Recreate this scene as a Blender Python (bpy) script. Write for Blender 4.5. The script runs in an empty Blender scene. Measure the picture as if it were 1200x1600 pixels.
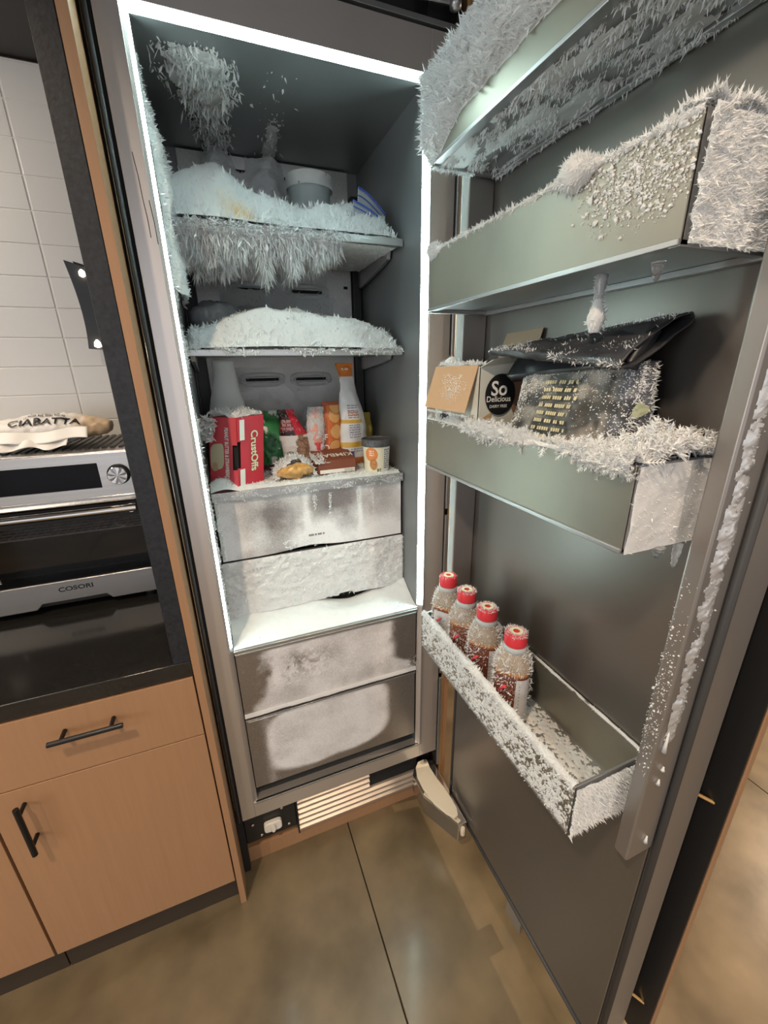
import bpy, math, random
import numpy as np
from mathutils import Matrix, Vector
S = bpy.context.scene
COL = S.collection
random.seed(7)
# ------------------------------------------------------------------ camera, world, lights, exposure
cam = bpy.data.objects.new('camera', bpy.data.cameras.new('camera')); COL.objects.link(cam)
RM = ((0.93045, -0.36610, -0.01555), (-0.13509, -0.30326, -0.94329), (0.34062, 0.87978, -0.33162))  # right, down, forward
cam.matrix_world = Matrix(((RM[0][0], -RM[1][0], -RM[2][0], 0.0), (RM[0][1], -RM[1][1], -RM[2][1], -1.0),
                           (RM[0][2], -RM[1][2], -RM[2][2], 1.564), (0, 0, 0, 1)))
cam.data.sensor_fit = 'HORIZONTAL'; cam.data.sensor_width = 36.0; cam.data.lens = 644.95 * 36 / 1200
cam.data.clip_start = 0.02
S.camera = cam
S.view_settings.view_transform = 'Standard'; S.view_settings.look = 'None'
S.view_settings.gamma = 1.0; S.view_settings.use_curve_mapping = False
S.view_settings.exposure = 0.0
S.cycles.use_denoising = True
S.cycles.max_bounces = 7; S.cycles.transparent_max_bounces = 6
S.cycles.sample_clamp_indirect = 6.0
wd = bpy.data.worlds.new('world'); S.world = wd; wd.use_nodes = True
wd.node_tree.nodes['Background'].inputs[0].default_value = (0.95, 0.96, 1.0, 1)
wd.node_tree.nodes['Background'].inputs[1].default_value = 0.9

def lamp(name, kind, loc, target, power, color, size=0.2, spot=90, blend=0.6):
    d = bpy.data.lights.new(name, kind); d.energy = power; d.color = color
    if kind == 'AREA': d.shape = 'DISK'; d.size = size
    else: d.shadow_soft_size = size
    if kind == 'SPOT': d.spot_size = math.radians(spot); d.spot_blend = blend
    o = bpy.data.objects.new(name, d); COL.objects.link(o); o.location = loc
    o.rotation_euler = (Vector(target) - Vector(loc)).to_track_quat('-Z', 'Y').to_euler()
    return o
WARM = (1.0, 0.78, 0.56)
# unseen downlights added for warm light from above (their housings are built with the ceiling)
DOWN = [(-0.75, -1.25), (0.45, -1.9), (2.1, -0.9), (-2.0, -2.4), (1.9, -2.8)]
DPOW = dict(zip(DOWN, (140.0, 60.0, 60.0, 120.0, 60.0)))
for dx, dy in DOWN:
    lamp('added_downlight_lamp', 'SPOT', (dx, dy, 2.93), (dx, dy, 0), DPOW[(dx, dy)], WARM, 0.05, 120, 0.5)
# assumed daylight from the left, through an unseen window added to the left wall
lamp('assumed_window_daylight', 'AREA', (-2.72, -1.9, 1.5), (0.4, -0.5, 1.2), 22.0, (0.92, 0.96, 1.0), 1.3)
# assumed strip light under the upper cabinet, added out of view to brighten the tiles
lamp('assumed_under_cabinet_light', 'AREA', (-1.0, 0.42, 2.315), (-0.9, 0.55, 1.4), 9.0, (1.0, 0.86, 0.70), 0.5)
# warm light of an assumed, unseen wall lamp on the right wall
lamp('assumed_wall_lamp_light', 'SPOT', (3.86, -0.5, 1.95), (0.6, -0.4, 0.1), 400.0, WARM, 0.04, 75, 0.5)

# ------------------------------------------------------------------ numpy noise
_rs = np.random.RandomState(11)
_TAB = _rs.rand(8192)
def _h(i, j, k, s):
    return _TAB[(i * 1619 + j * 31337 + k * 6971 + s * 1013) & 8191]
def noise(p, seed=0):
    p = np.asarray(p, float); f = np.floor(p).astype(np.int64); t = p - f; t = t * t * (3 - 2 * t)
    i, j, k = f[..., 0], f[..., 1], f[..., 2]; a, b, c = t[..., 0], t[..., 1], t[..., 2]
    def L(dj, dk): return _h(i, j + dj, k + dk, seed) * (1 - a) + _h(i + 1, j + dj, k + dk, seed) * a
    return (L(0, 0) * (1 - b) + L(1, 0) * b) * (1 - c) + (L(0, 1) * (1 - b) + L(1, 1) * b) * c
def fbm(p, seed=0, oct=4):
    p = np.asarray(p, float); r = 0; a = 0.5
    for o in range(oct): r = r + a * noise(p * 2 ** o, seed + o * 17); a *= 0.5
    return r / (1 - 0.5 ** oct)
def sst(a, b, x):
    t = np.clip((x - a) / (b - a), 0, 1); return t * t * (3 - 2 * t)
def bump(x, c, w): return np.exp(-((x - c) / w) ** 2)

# ------------------------------------------------------------------ object helpers
WORLD = {}
def wloc(o): return WORLD.get(o.name, (0, 0, 0)) if o else (0, 0, 0)
def tag(o, label=None, cat=None, group=None, kind=None):
    if label: o['label'] = label
    if cat: o['category'] = cat
    if group: o['group'] = group
    if kind: o['kind'] = kind
    return o
def thing(name, label, cat, loc, group=None, kind=None):
    o = bpy.data.objects.new(name, None); COL.objects.link(o); o.location = loc; o.empty_display_size = 0.05
    WORLD[o.name] = tuple(loc)
    return tag(o, label, cat, group, kind)
def link(name, me, parent, kind=None):
    o = bpy.data.objects.new(name, me); COL.objects.link(o)
    if parent is not None: o.parent = parent
    WORLD[o.name] = wloc(parent)
    if kind: o['kind'] = kind
    return o
class MB:
    def __init__(s): s.v = []; s.f = []; s.col = []
    def add(s, v, f, col=None):
        n = len(s.v); s.v += [tuple(map(float, p)) for p in v]; s.f += [tuple(int(i) + n for i in q) for q in f]
        s.col += list(col) if col is not None else [(1, 1, 1)] * len(v); return s
    def box(s, x0, x1, y0, y1, z0, z1):
        return s.add([(x0, y0, z0), (x1, y0, z0), (x1, y1, z0), (x0, y1, z0), (x0, y0, z1), (x1, y0, z1), (x1, y1, z1), (x0, y1, z1)],
              [(3, 2, 1, 0), (4, 5, 6, 7), (0, 1, 5, 4), (1, 2, 6, 5), (2, 3, 7, 6), (3, 0, 4, 7)])
    def prism(s, pts, vec):     # polygon of 3-D points pushed along vec
        n = len(pts); a = [tuple(p) for p in pts]; b = [tuple(p[i] + vec[i] for i in range(3)) for p in pts]
        return s.add(a + b, [tuple(range(n))[::-1], tuple(range(n, 2 * n))] + [(i, (i + 1) % n, n + (i + 1) % n, n + i) for i in range(n)])
    def lathe(s, prof, c=(0, 0, 0), n=32, axis='z', cols=None, sq=None):
        vs = []; fs = []; cc = []
        for q, (r, h) in enumerate(prof):
            for k in range(n):
                a = 2 * math.pi * k / n; x, y = r * math.cos(a), r * math.sin(a)
                p = {'z': (x, y, h), 'y': (x, h, y), 'x': (h, x, y)}[axis]
                vs.append((p[0] + c[0], p[1] + c[1], p[2] + c[2]))
                cc.append(cols(q, k / n) if cols else (1, 1, 1))
        m = len(prof)
        for q in range(m - 1):
            for k in range(n): fs.append((q * n + k, q * n + (k + 1) % n, (q + 1) * n + (k + 1) % n, (q + 1) * n + k))
        fs.append(tuple(range(n))[::-1]); fs.append(tuple(range((m - 1) * n, m * n)))
        return s.add(vs, fs, cc)
    def tube(s, path, r, n=10):
        P = [Vector(p) for p in path]; vs = []; fs = []; up = Vector((0.13, 0.31, 0.94))
        for i, p in enumerate(P):
            t = (P[min(i + 1, len(P) - 1)] - P[max(i - 1, 0)]).normalized()
            a = t.cross(up)
            if a.length < 0.05: a = t.cross(Vector((1, 0, 0)))
            a.normalize(); b = t.cross(a); rr = r[i] if isinstance(r, (list, tuple)) else r
            for k in range(n):
                q = p + (a * math.cos(2 * math.pi * k / n) + b * math.sin(2 * math.pi * k / n)) * rr; vs.append(tuple(q))
        for i in range(len(P) - 1):
            for k in range(n): fs.append((i * n + k, i * n + (k + 1) % n, (i + 1) * n + (k + 1) % n, (i + 1) * n + k))
        fs.append(tuple(range(n))[::-1]); fs.append(tuple(range((len(P) - 1) * n, len(P) * n)))
        return s.add(vs, fs)
    def grid(s, P, col=None, keep=None):          # P (nu,nv,3)
        nu, nv = P.shape[:2]; fs = []
        for i in range(nu - 1):
            for j in range(nv - 1):
                if keep is None or keep[i, j]: fs.append((i * nv + j, (i + 1) * nv + j, (i + 1) * nv + j + 1, i * nv + j + 1))
        return s.add(P.reshape(-1, 3), fs, None if col is None else col.reshape(-1, 3))
    def build(s, name, mat, parent=None, smooth=False, bevel=0.0, kind=None, seg=2):
        o0 = np.array(wloc(parent)); me = bpy.data.meshes.new(name)
        me.from_pydata([tuple(np.array(p) - o0) for p in s.v], [], s.f)
        a = me.color_attributes.new('Col', 'FLOAT_COLOR', 'POINT')
        a.data.foreach_set('color', np.c_[np.array(s.col, float).reshape(-1, 3), np.ones(len(s.v))].ravel().astype(np.float32))
        me.materials.append(mat); me.update()
        if smooth: me.polygons.foreach_set('use_smooth', [True] * len(me.polygons))
        o = link(name, me, parent, kind)
        if bevel:
            m = o.modifiers.new('edge', 'BEVEL'); m.width = bevel; m.segments = seg; m.limit_method = 'ANGLE'; m.angle_limit = 0.7
            if not smooth: me.polygons.foreach_set('use_smooth', [True] * len(me.polygons)); m.harden_normals = True
        return o
def box(name, mat, parent, x0, x1, y0, y1, z0, z1, bevel=0.0015, kind=None):
    return MB().box(x0, x1, y0, y1, z0, z1).build(name, mat, parent, bevel=bevel, kind=kind)
def tri_mesh(name, V, T, mat, parent, kind=None, smooth=None, col=None):
    V = np.asarray(V, np.float64) - np.array(wloc(parent)); T = np.asarray(T, np.int32); me = bpy.data.meshes.new(name)
    me.vertices.add(len(V)); me.vertices.foreach_set('co', V.astype(np.float32).ravel())
    me.loops.add(T.size); me.loops.foreach_set('vertex_index', T.ravel())
    me.polygons.add(len(T)); me.polygons.foreach_set('loop_start', np.arange(0, T.size, 3, dtype=np.int32))
    me.polygons.foreach_set('loop_total', np.full(len(T), 3, np.int32))
    if smooth is not None: me.polygons.foreach_set('use_smooth', smooth)
    me.update(calc_edges=True)
    if col is not None:
        a = me.color_attributes.new('Col', 'FLOAT_COLOR', 'POINT')
        a.data.foreach_set('color', np.c_[col, np.ones(len(V))].ravel().astype(np.float32))
    me.materials.append(mat); me.validate()
    return link(name, me, parent, kind)

# ------------------------------------------------------------------ text
def text_geo(s, size=1.0, bold=0.0, cut=0.0):
    cu = bpy.data.curves.new('t', 'FONT'); cu.body = s; cu.size = 1.0; cu.align_x = 'CENTER'; cu.align_y = 'CENTER'
    cu.resolution_u = 3; cu.offset = bold
    o = bpy.data.objects.new('t', cu); COL.objects.link(o)
    me = o.to_mesh(); v = np.array([tuple(q.co) for q in me.vertices]).reshape(-1, 3)[:, :2] if len(me.vertices) else np.zeros((0, 2))
    f = [tuple(p.vertices) for p in me.polygons]
    o.to_mesh_clear(); bpy.data.objects.remove(o); bpy.data.curves.remove(cu)
    return v * size, f
def lettering(name, s, size, fn, mat, parent, bold=0.0, sx=1.0):
    v, f = text_geo(s, size, bold); v = v * np.array([sx, 1.0])
    return MB().add(fn(v[:, 0], v[:, 1]), f).build(name, mat, parent)

# ------------------------------------------------------------------ materials
def mat(name, color=(0.5, 0.5, 0.5), rough=0.5, metal=0.0, noise_s=0, noise_a=0.0, bump_s=0, bump_a=0.0, stretch=(1, 1, 1),
        emit=None, es=0.0, attr=False, trans=0.0, coat=0.0, rnoise=0.0, alpha=1.0, spec=0.5, sheen=0.0, c2=None, transl=0.0):
    m = bpy.data.materials.new(name); m.use_nodes = True; nt = m.node_tree; N = nt.nodes; L = nt.links
    b = N['Principled BSDF']; b.inputs['Base Color'].default_value = (*color, 1); b.inputs['Roughness'].default_value = rough
    b.inputs['Metallic'].default_value = metal; b.inputs['Transmission Weight'].default_value = trans
    b.inputs['Coat Weight'].default_value = coat; b.inputs['Coat Roughness'].default_value = 0.12
    b.inputs['Alpha'].default_value = alpha; b.inputs['Specular IOR Level'].default_value = spec; b.inputs['Sheen Weight'].default_value = sheen
    tc = N.new('ShaderNodeTexCoord'); mp = N.new('ShaderNodeMapping'); mp.inputs['Scale'].default_value = stretch
    L.new(tc.outputs['Object'], mp.inputs[0])
    src = None
    if attr:
        at = N.new('ShaderNodeVertexColor'); at.layer_name = 'Col'; src = at.outputs['Color']
    if noise_s:
        nz = N.new('ShaderNodeTexNoise'); nz.inputs['Scale'].default_value = noise_s; nz.inputs['Detail'].default_value = 4
        L.new(mp.outputs[0], nz.inputs['Vector'])
        mx = N.new('ShaderNodeMix'); mx.data_type = 'RGBA'; mx.blend_type = 'MIX'
        rp = N.new('ShaderNodeValToRGB'); rp.color_ramp.elements[0].position = 0.1; rp.color_ramp.elements[1].position = 0.9
        L.new(nz.outputs['Fac'], rp.inputs[0]); L.new(rp.outputs[0], mx.inputs['Factor'])
        lo = tuple(c * (1 - noise_a) for c in color); hi = c2 or tuple(min(1, c * (1 + noise_a)) for c in color)
        mx.inputs['A'].default_value = (*lo, 1); mx.inputs['B'].default_value = (*hi, 1)
        if src is not None:
            m2 = N.new('ShaderNodeMix'); m2.data_type = 'RGBA'; m2.blend_type = 'MULTIPLY'; m2.inputs['Factor'].default_value = 1
            L.new(src, m2.inputs['A']); L.new(mx.outputs['Result'], m2.inputs['B']); src = m2.outputs['Result']
        else: src = mx.outputs['Result']
        if rnoise:
            mr = N.new('ShaderNodeMapRange'); mr.inputs['To Min'].default_value = rough - rnoise; mr.inputs['To Max'].default_value = rough + rnoise
            L.new(nz.outputs['Fac'], mr.inputs['Value']); L.new(mr.outputs[0], b.inputs['Roughness'])
    if src is not None: L.new(src, b.inputs['Base Color'])
    if bump_s:
        n2 = N.new('ShaderNodeTexNoise'); n2.inputs['Scale'].default_value = bump_s; n2.inputs['Detail'].default_value = 4
        L.new(mp.outputs[0], n2.inputs['Vector'])
        bp = N.new('ShaderNodeBump'); bp.inputs['Strength'].default_value = bump_a; bp.inputs['Distance'].default_value = 0.002
        L.new(n2.outputs['Fac'], bp.inputs['Height']); L.new(bp.outputs[0], b.inputs['Normal'])
    if emit: b.inputs['Emission Color'].default_value = (*emit, 1); b.inputs['Emission Strength'].default_value = es
    if transl:
        out = N['Material Output']; tr = N.new('ShaderNodeBsdfTranslucent'); tr.inputs['Color'].default_value = (*color, 1)
        ms = N.new('ShaderNodeMixShader'); ms.inputs[0].default_value = transl
        if src is not None: L.new(src, tr.inputs['Color'])
        L.new(b.outputs[0], ms.inputs[1]); L.new(tr.outputs[0], ms.inputs[2]); L.new(ms.outputs[0], out.inputs['Surface'])
    return m
def film_mat(name, steel, rough=0.3, ice=(0.80, 0.80, 0.82)):
    """brushed steel that carries a thin white frost film where the attribute Col is high"""
    m = mat(name, steel, rough, 0.85); N = m.node_tree.nodes; L = m.node_tree.links; b = N['Principled BSDF']
    at = N.new('ShaderNodeVertexColor'); at.layer_name = 'Col'
    tc = N.new('ShaderNodeTexCoord'); nz = N.new('ShaderNodeTexNoise'); nz.inputs['Scale'].default_value = 260; nz.inputs['Detail'].default_value = 5
    L.new(tc.outputs['Object'], nz.inputs['Vector'])
    ad = N.new('ShaderNodeMath'); ad.operation = 'MULTIPLY_ADD'; L.new(nz.outputs['Fac'], ad.inputs[0]); ad.inputs[1].default_value = 0.7
    sp = N.new('ShaderNodeSeparateColor'); L.new(at.outputs['Color'], sp.inputs[0])
    s2 = N.new('ShaderNodeMath'); s2.operation = 'SUBTRACT'; L.new(sp.outputs[0], s2.inputs[0]); s2.inputs[1].default_value = 0.35
    L.new(s2.outputs[0], ad.inputs[2])
    cl = N.new('ShaderNodeClamp'); L.new(ad.outputs[0], cl.inputs[0])
    for sock, a, c in (('Base Color', (*steel, 1), (*ice, 1)),):
        mx = N.new('ShaderNodeMix'); mx.data_type = 'RGBA'; mx.inputs['A'].default_value = a; mx.inputs['B'].default_value = c
        L.new(cl.outputs[0], mx.inputs['Factor']); L.new(mx.outputs['Result'], b.inputs[sock])
    for sock, a, c in (('Metallic', 0.85, 0.0), ('Roughness', rough, 0.75)):
        mr = N.new('ShaderNodeMapRange'); mr.inputs['To Min'].default_value = a; mr.inputs['To Max'].default_value = c
        L.new(cl.outputs[0], mr.inputs['Value']); L.new(mr.outputs[0], b.inputs[sock])
    bp = N.new('ShaderNodeBump'); bp.inputs['Strength'].default_value = 0.25; bp.inputs['Distance'].default_value = 0.001
    L.new(ad.outputs[0], bp.inputs['Height']); L.new(bp.outputs[0], b.inputs['Normal'])
    return m
M = dict(
    frame=mat('brushed_frame_steel', (0.76, 0.72, 0.70), 0.36, 0.8, noise_s=3, noise_a=0.03, stretch=(3, 3, 0.6), rnoise=0.03),
    liner=mat('dark_liner_steel', (0.27, 0.28, 0.285), 0.42, 0.7, noise_s=4, noise_a=0.12, rnoise=0.05),
    backsteel=film_mat('back_panel_steel', (0.50, 0.48, 0.47), 0.35, (0.90, 0.91, 0.93)),
    shelf=mat('shelf_steel', (0.55, 0.56, 0.56), 0.28, 0.85, noise_s=8, noise_a=0.12, stretch=(0.5, 20, 20)),
    drawer=film_mat('drawer_steel', (0.40, 0.38, 0.37), 0.3),
    door=mat('door_liner_steel', (0.25, 0.235, 0.22), 0.34, 0.8, noise_s=5, noise_a=0.08, stretch=(1, 1, 1), rnoise=0.05),
    rail=mat('door_rail_steel', (0.36, 0.34, 0.325), 0.4, 0.75, noise_s=9, noise_a=0.08, stretch=(1, 1, 0.2)),
    bin=mat('bin_front_steel', (0.27, 0.26, 0.235), 0.40, 0.7, noise_s=6, noise_a=0.22, rnoise=0.10, c2=(0.36, 0.345, 0.28)),
    bintrim=mat('bin_trim_steel', (0.42, 0.42, 0.43), 0.35, 0.8),
    polished=mat('polished_steel', (0.62, 0.6, 0.58), 0.12, 0.95),
    black=mat('black_plastic', (0.012, 0.012, 0.013), 0.4),
    blackmetal=mat('matte_black_metal', (0.012, 0.012, 0.013), 0.32, 0.3),
    rubber=mat('dark_gasket_rubber', (0.05, 0.05, 0.052), 0.5),
    void=mat('dark_recess', (0.01, 0.01, 0.011), 0.8),
    led=mat('led_diffuser', (0.9, 1, 1), 0.4, emit=(0.74, 1.0, 0.96), es=55.0),
    frost=mat('frost_white', (0.93, 0.945, 0.955), 0.62, transl=0.34, noise_s=40, noise_a=0.03),
    snow=mat('snow_white', (0.91, 0.94, 0.95), 0.7, transl=0.28, attr=True, noise_s=60, noise_a=0.05),
    ice=mat('clear_ice', (0.86, 0.89, 0.92), 0.14, trans=0.85, spec=0.6),
    beadice=mat('beaded_rail_ice', (0.55, 0.57, 0.60), 0.32, trans=0.45),
    wood=mat('oak_veneer', (0.365, 0.205, 0.110), 0.42, noise_s=5, noise_a=0.07, stretch=(26, 26, 1.1), bump_s=9, bump_a=0.08),
    brass=mat('brass_strip', (0.62, 0.40, 0.17), 0.35, 0.6),
    granite=mat('black_granite', (0.013, 0.016, 0.023), 0.42, noise_s=130, noise_a=0.6, c2=(0.030, 0.034, 0.042), spec=0.4, bump_s=160, bump_a=0.12),
    counter=mat('polished_black_granite', (0.014, 0.013, 0.013), 0.13, noise_s=170, noise_a=0.5, c2=(0.026, 0.025, 0.024), coat=0.3),
    tile=mat('glazed_white_tile', (0.74, 0.73, 0.71), 0.14, bump_s=9, bump_a=0.12),
    grout=mat('grey_grout', (0.72, 0.70, 0.67), 0.8),
    concrete=mat('polished_concrete', (0.150, 0.113, 0.062), 0.30, noise_s=5.0, noise_a=0.72, c2=(0.28, 0.212, 0.125), rnoise=0.05, bump_s=60, bump_a=0.05, coat=0.12),
    plaster=mat('wall_plaster', (0.62, 0.56, 0.50), 0.8, noise_s=3, noise_a=0.04),
    darkceil=mat('dark_ceiling_paint', (0.05, 0.048, 0.05), 0.8),
    darkcab=mat('dark_bronze_cabinet', (0.022, 0.019, 0.018), 0.4),
    toe=mat('dark_toe_kick', (0.035, 0.025, 0.018), 0.5),
    oven=mat('oven_brushed_steel', (0.62, 0.61, 0.60), 0.26, 0.9, noise_s=4, noise_a=0.10, stretch=(0.7, 30, 30)),
    chrome=mat('chrome', (0.75, 0.74, 0.72), 0.1, 1.0),
    glassdark=mat('dark_glass', (0.004, 0.004, 0.006), 0.12, spec=0.15),
    ovenglass=mat('oven_door_glass', (0.55, 0.55, 0.57), 0.03, trans=1.0),
    wire=mat('rack_wire', (0.75, 0.75, 0.75), 0.35, 0.6),
    paint=mat('printed_film', (1, 1, 1), 0.32, attr=True, noise_s=30, noise_a=0.03),
    card=mat('printed_card', (1, 1, 1), 0.55, attr=True, noise_s=30, noise_a=0.03),
    paper=mat('white_paper', (0.80, 0.79, 0.77), 0.6, attr=True, noise_s=25, noise_a=0.05),
    plasticw=mat('white_plastic', (0.78, 0.76, 0.70), 0.4),
    cream=mat('cream_paint', (0.82, 0.72, 0.56), 0.45),
    frostedplastic=mat('frosted_plastic', (0.62, 0.68, 0.70), 0.5, transl=0.35),
    ink=mat('black_ink', (0.01, 0.01, 0.012), 0.5), inkw=mat('white_ink', (0.85, 0.84, 0.80), 0.5),
    inkc=mat('cream_ink', (0.80, 0.74, 0.50), 0.5), inkg=mat('grey_ink', (0.12, 0.11, 0.11), 0.5),
    pouch=mat('black_foil_pouch', (0.016, 0.017, 0.021), 0.32, noise_s=18, noise_a=0.5, c2=(0.05, 0.052, 0.06), bump_s=26, bump_a=0.7, rnoise=0.15),
    pouchbody=mat('frosted_foil_pouch', (1, 1, 1), 0.45, attr=True, noise_s=85, noise_a=0.75, bump_s=60, bump_a=0.6),
    redcap=mat('red_cap', (0.62, 0.035, 0.05), 0.35),
    bottle=mat('bottle_plastic', (1, 1, 1), 0.22, attr=True, coat=0.3),
    glow=mat('lamp_glow', (1, 0.9, 0.7), 0.4, emit=(1.0, 0.82, 0.55), es=6.0),
    bluezip=mat('blue_zip', (0.06, 0.13, 0.55), 0.4),
)

# ------------------------------------------------------------------ frost
def _spike(ox=(0, 0, 0), d=(0, 0, 1), l=1.0, r=0.13, n=3):
    d = Vector(d).normalized(); a = d.orthogonal().normalized(); b = d.cross(a); o = Vector(ox)
    v = [tuple(o + (a * math.cos(2 * math.pi * k / n) + b * math.sin(2 * math.pi * k / n)) * r) for k in range(n)] + [tuple(o + d * l)]
    return v, [(k, (k + 1) % n, n) for k in range(n)]
def _merge(parts):
    V = []; F = []
    for v, f in parts: F += [tuple(i + len(V) for i in q) for q in f]; V += v
    return np.array(V, float), np.array(F, int)
TM = {
    'spike': _merge([_spike()]),
    'blade': (np.array([(-.07, 0, -.1), (.07, 0, -.1), (.2, 0, .5), (-.2, 0, .5), (0, 0, 1), (0, .06, .4), (0, -.06, .4)], float),
              np.array([(0, 1, 5), (1, 2, 5), (2, 4, 5), (4, 3, 5), (3, 0, 5), (1, 0, 6), (2, 1, 6), (4, 2, 6), (3, 4, 6), (0, 3, 6)])),
    'fern': _merge([_spike(r=0.05)] + [_spike((0, 0, h), (s * 0.75, 0.25 * s * (-1) ** q, 0.7), 0.52 - 0.4 * h, 0.045)
                                       for q, h in enumerate((0.12, 0.3, 0.48, 0.64, 0.78)) for s in (-1, 1)]),
    'chunk': (np.array([(.5, .05, 0), (-.45, .1, .05), (0, .5, -.05), (.05, -.42, .1), (.1, 0, .55), (0, .1, -.5)], float),
              np.array([(0, 2, 4), (2, 1, 4), (1, 3, 4), (3, 0, 4), (2, 0, 5), (1, 2, 5), (3, 1, 5), (0, 3, 5)])),
}
def crystals(P, D, tm, L, W, rng, tilt=0.6, bias=None):
    n = len(P); T, F = TM[tm]
    D = D + tilt * rng.randn(n, 3)
    if bias is not None: D = D + np.array(bias)
    D /= np.linalg.norm(D, axis=1)[:, None] + 1e-9
    R = rng.randn(n, 3); A = np.cross(D, R); A /= np.linalg.norm(A, axis=1)[:, None] + 1e-9; B = np.cross(D, A)
    V = P[:, None, :] + (T[None, :, 0, None] * A[:, None, :] + T[None, :, 1, None] * B[:, None, :]) * W[:, None, None] + T[None, :, 2, None] * D[:, None, :] * L[:, None, None]
    FF = F[None] + (np.arange(n) * len(T))[:, None, None]
    return V.reshape(-1, 3), FF.reshape(-1, 3)
def frost(name, parent, Sf, Nf, Hf, res, n, length, tm='spike', tilt=0.6, seed=1, dens=None, bias=None, width=None, material='frost',
          sheet=True, colf=None, spread=0.5):
    """crust: surface Sf(u,v) lifted by Hf along Nf, plus n crystals standing on it"""
    kl = 0.75 if tm == 'fern' else (1.0 if tm == 'chunk' else 0.56); length = length * kl; n = int(n * (1.3 if tm == 'fern' else 1.0 if tm == 'chunk' else 1.7))
    if width: width *= kl
    rng = np.random.RandomState(seed); Vs = []; Ts = []; sm = []; cols = []; off = 0
    def NN(u, v):
        r = Nf(u, v) if callable(Nf) else np.tile(np.array(Nf, float), (len(u), 1)); return r
    if sheet:
        nu, nv = res; U, Vv = np.meshgrid(np.linspace(0, 1, nu), np.linspace(0, 1, nv), indexing='ij'); u = U.ravel(); v = Vv.ravel()
        h = Hf(u, v); P = Sf(u, v) + NN(u, v) * np.maximum(h, -0.0012)[:, None]
        idx = np.arange(nu * nv).reshape(nu, nv); ok = (h > 0.0).reshape(nu, nv)
        k = ok[:-1, :-1] | ok[1:, :-1] | ok[1:, 1:] | ok[:-1, 1:]
        a, b, c, d = idx[:-1, :-1][k], idx[1:, :-1][k], idx[1:, 1:][k], idx[:-1, 1:][k]
        T = np.concatenate([np.c_[a, b, c], np.c_[a, c, d]])
        Vs.append(P); Ts.append(T); sm.append(np.ones(len(T), bool)); off = len(P)
        cols.append(colf(u, v) if colf else np.ones((len(P), 3)))
    if n:
        u = rng.rand(n * 4); v = rng.rand(n * 4); h = Hf(u, v)
        pr = dens(u, v) if dens else (h > 0.0005).astype(float)
        k = np.where(rng.rand(len(u)) < pr)[0][:n]; u, v, h = u[k], v[k], h[k]
        if len(u):
            D = NN(u, v); P = Sf(u, v) + D * ((h * 0.9) if sheet else 0 * h)[:, None]
            L = length * np.exp(spread * rng.randn(len(u))); W = ((0.62 * L if tm == 'blade' else L) if width is None else width * np.exp(0.3 * rng.randn(len(u))))
            cv, ct = crystals(P, D, tm, np.minimum(L, length * 3), W, rng, tilt, bias)
            Vs.append(cv); Ts.append(ct + off); sm.append(np.zeros(len(ct), bool))
            cols.append(np.repeat(colf(u, v) if colf else np.ones((len(u), 3)), len(TM[tm][0]), axis=0))
    V = np.concatenate(Vs); T = np.concatenate(Ts)
    return tri_mesh(name, V, T, M[material], parent, 'stuff', np.concatenate(sm), np.concatenate(cols))
def plane(o, a, b):
    o, a, b = np.array(o, float), np.array(a, float), np.array(b, float)
    return lambda u, v: o + np.outer(u, a) + np.outer(v, b)
def p2(u, v, su, sv, w=0.0): return np.stack([u * su, v * sv, np.full_like(u, w)], -1)
# ------------------------------------------------------------------ generic film bag / pouch
class Bag:
    def __init__(s, c, A, B, D, L, w, d, e=1.0, crumple=0.003, cs=40, seed=3):
        s.c, s.A, s.B, s.D = (np.array(q, float) for q in (c, A, B, D)); s.L, s.w, s.d, s.e, s.cr, s.cs, s.seed = L, w, d, e, crumple, cs, seed
    def surf(s, q, t, off=0.0):
        q = np.asarray(q, float); t = np.asarray(t, float); w = s.w(q); d = s.d(q)
        cx = np.sign(np.cos(t)) * np.abs(np.cos(t)) ** s.e; sy = np.sign(np.sin(t)) * np.abs(np.sin(t)) ** s.e
        P = s.c + s.A * (s.L * q)[..., None] + s.B * (w * cx)[..., None] + s.D * (d * sy)[..., None]
        O = s.B * (np.cos(t) * d)[..., None] + s.D * (np.sin(t) * w)[..., None]
        O = O / (np.linalg.norm(O, axis=-1)[..., None] + 1e-6)
        k = (fbm(P * s.cs, s.seed, 3) - 0.5) * 2 * s.cr
        return P + O * (k + off)[..., None]
    def build(s, name, m, parent, paint, ns=60, nt=72, smooth=True):
        q = np.linspace(0, 1, ns); t = np.linspace(0, 2 * np.pi, nt + 1)[:-1]; Q, T = np.meshgrid(q, t, indexing='ij')
        P = s.surf(Q, T); col = paint(Q, T).reshape(-1, 3) if paint else None; fs = []
        for i in range(ns - 1):
            for j in range(nt): fs.append((i * nt + j, i * nt + (j + 1) % nt, (i + 1) * nt + (j + 1) % nt, (i + 1) * nt + j))
        fs.append(tuple(range(nt))[::-1]); fs.append(tuple(range((ns - 1) * nt, ns * nt)))
        return MB().add(P.reshape(-1, 3), fs, col).build(name, m, parent, smooth=smooth)
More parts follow.
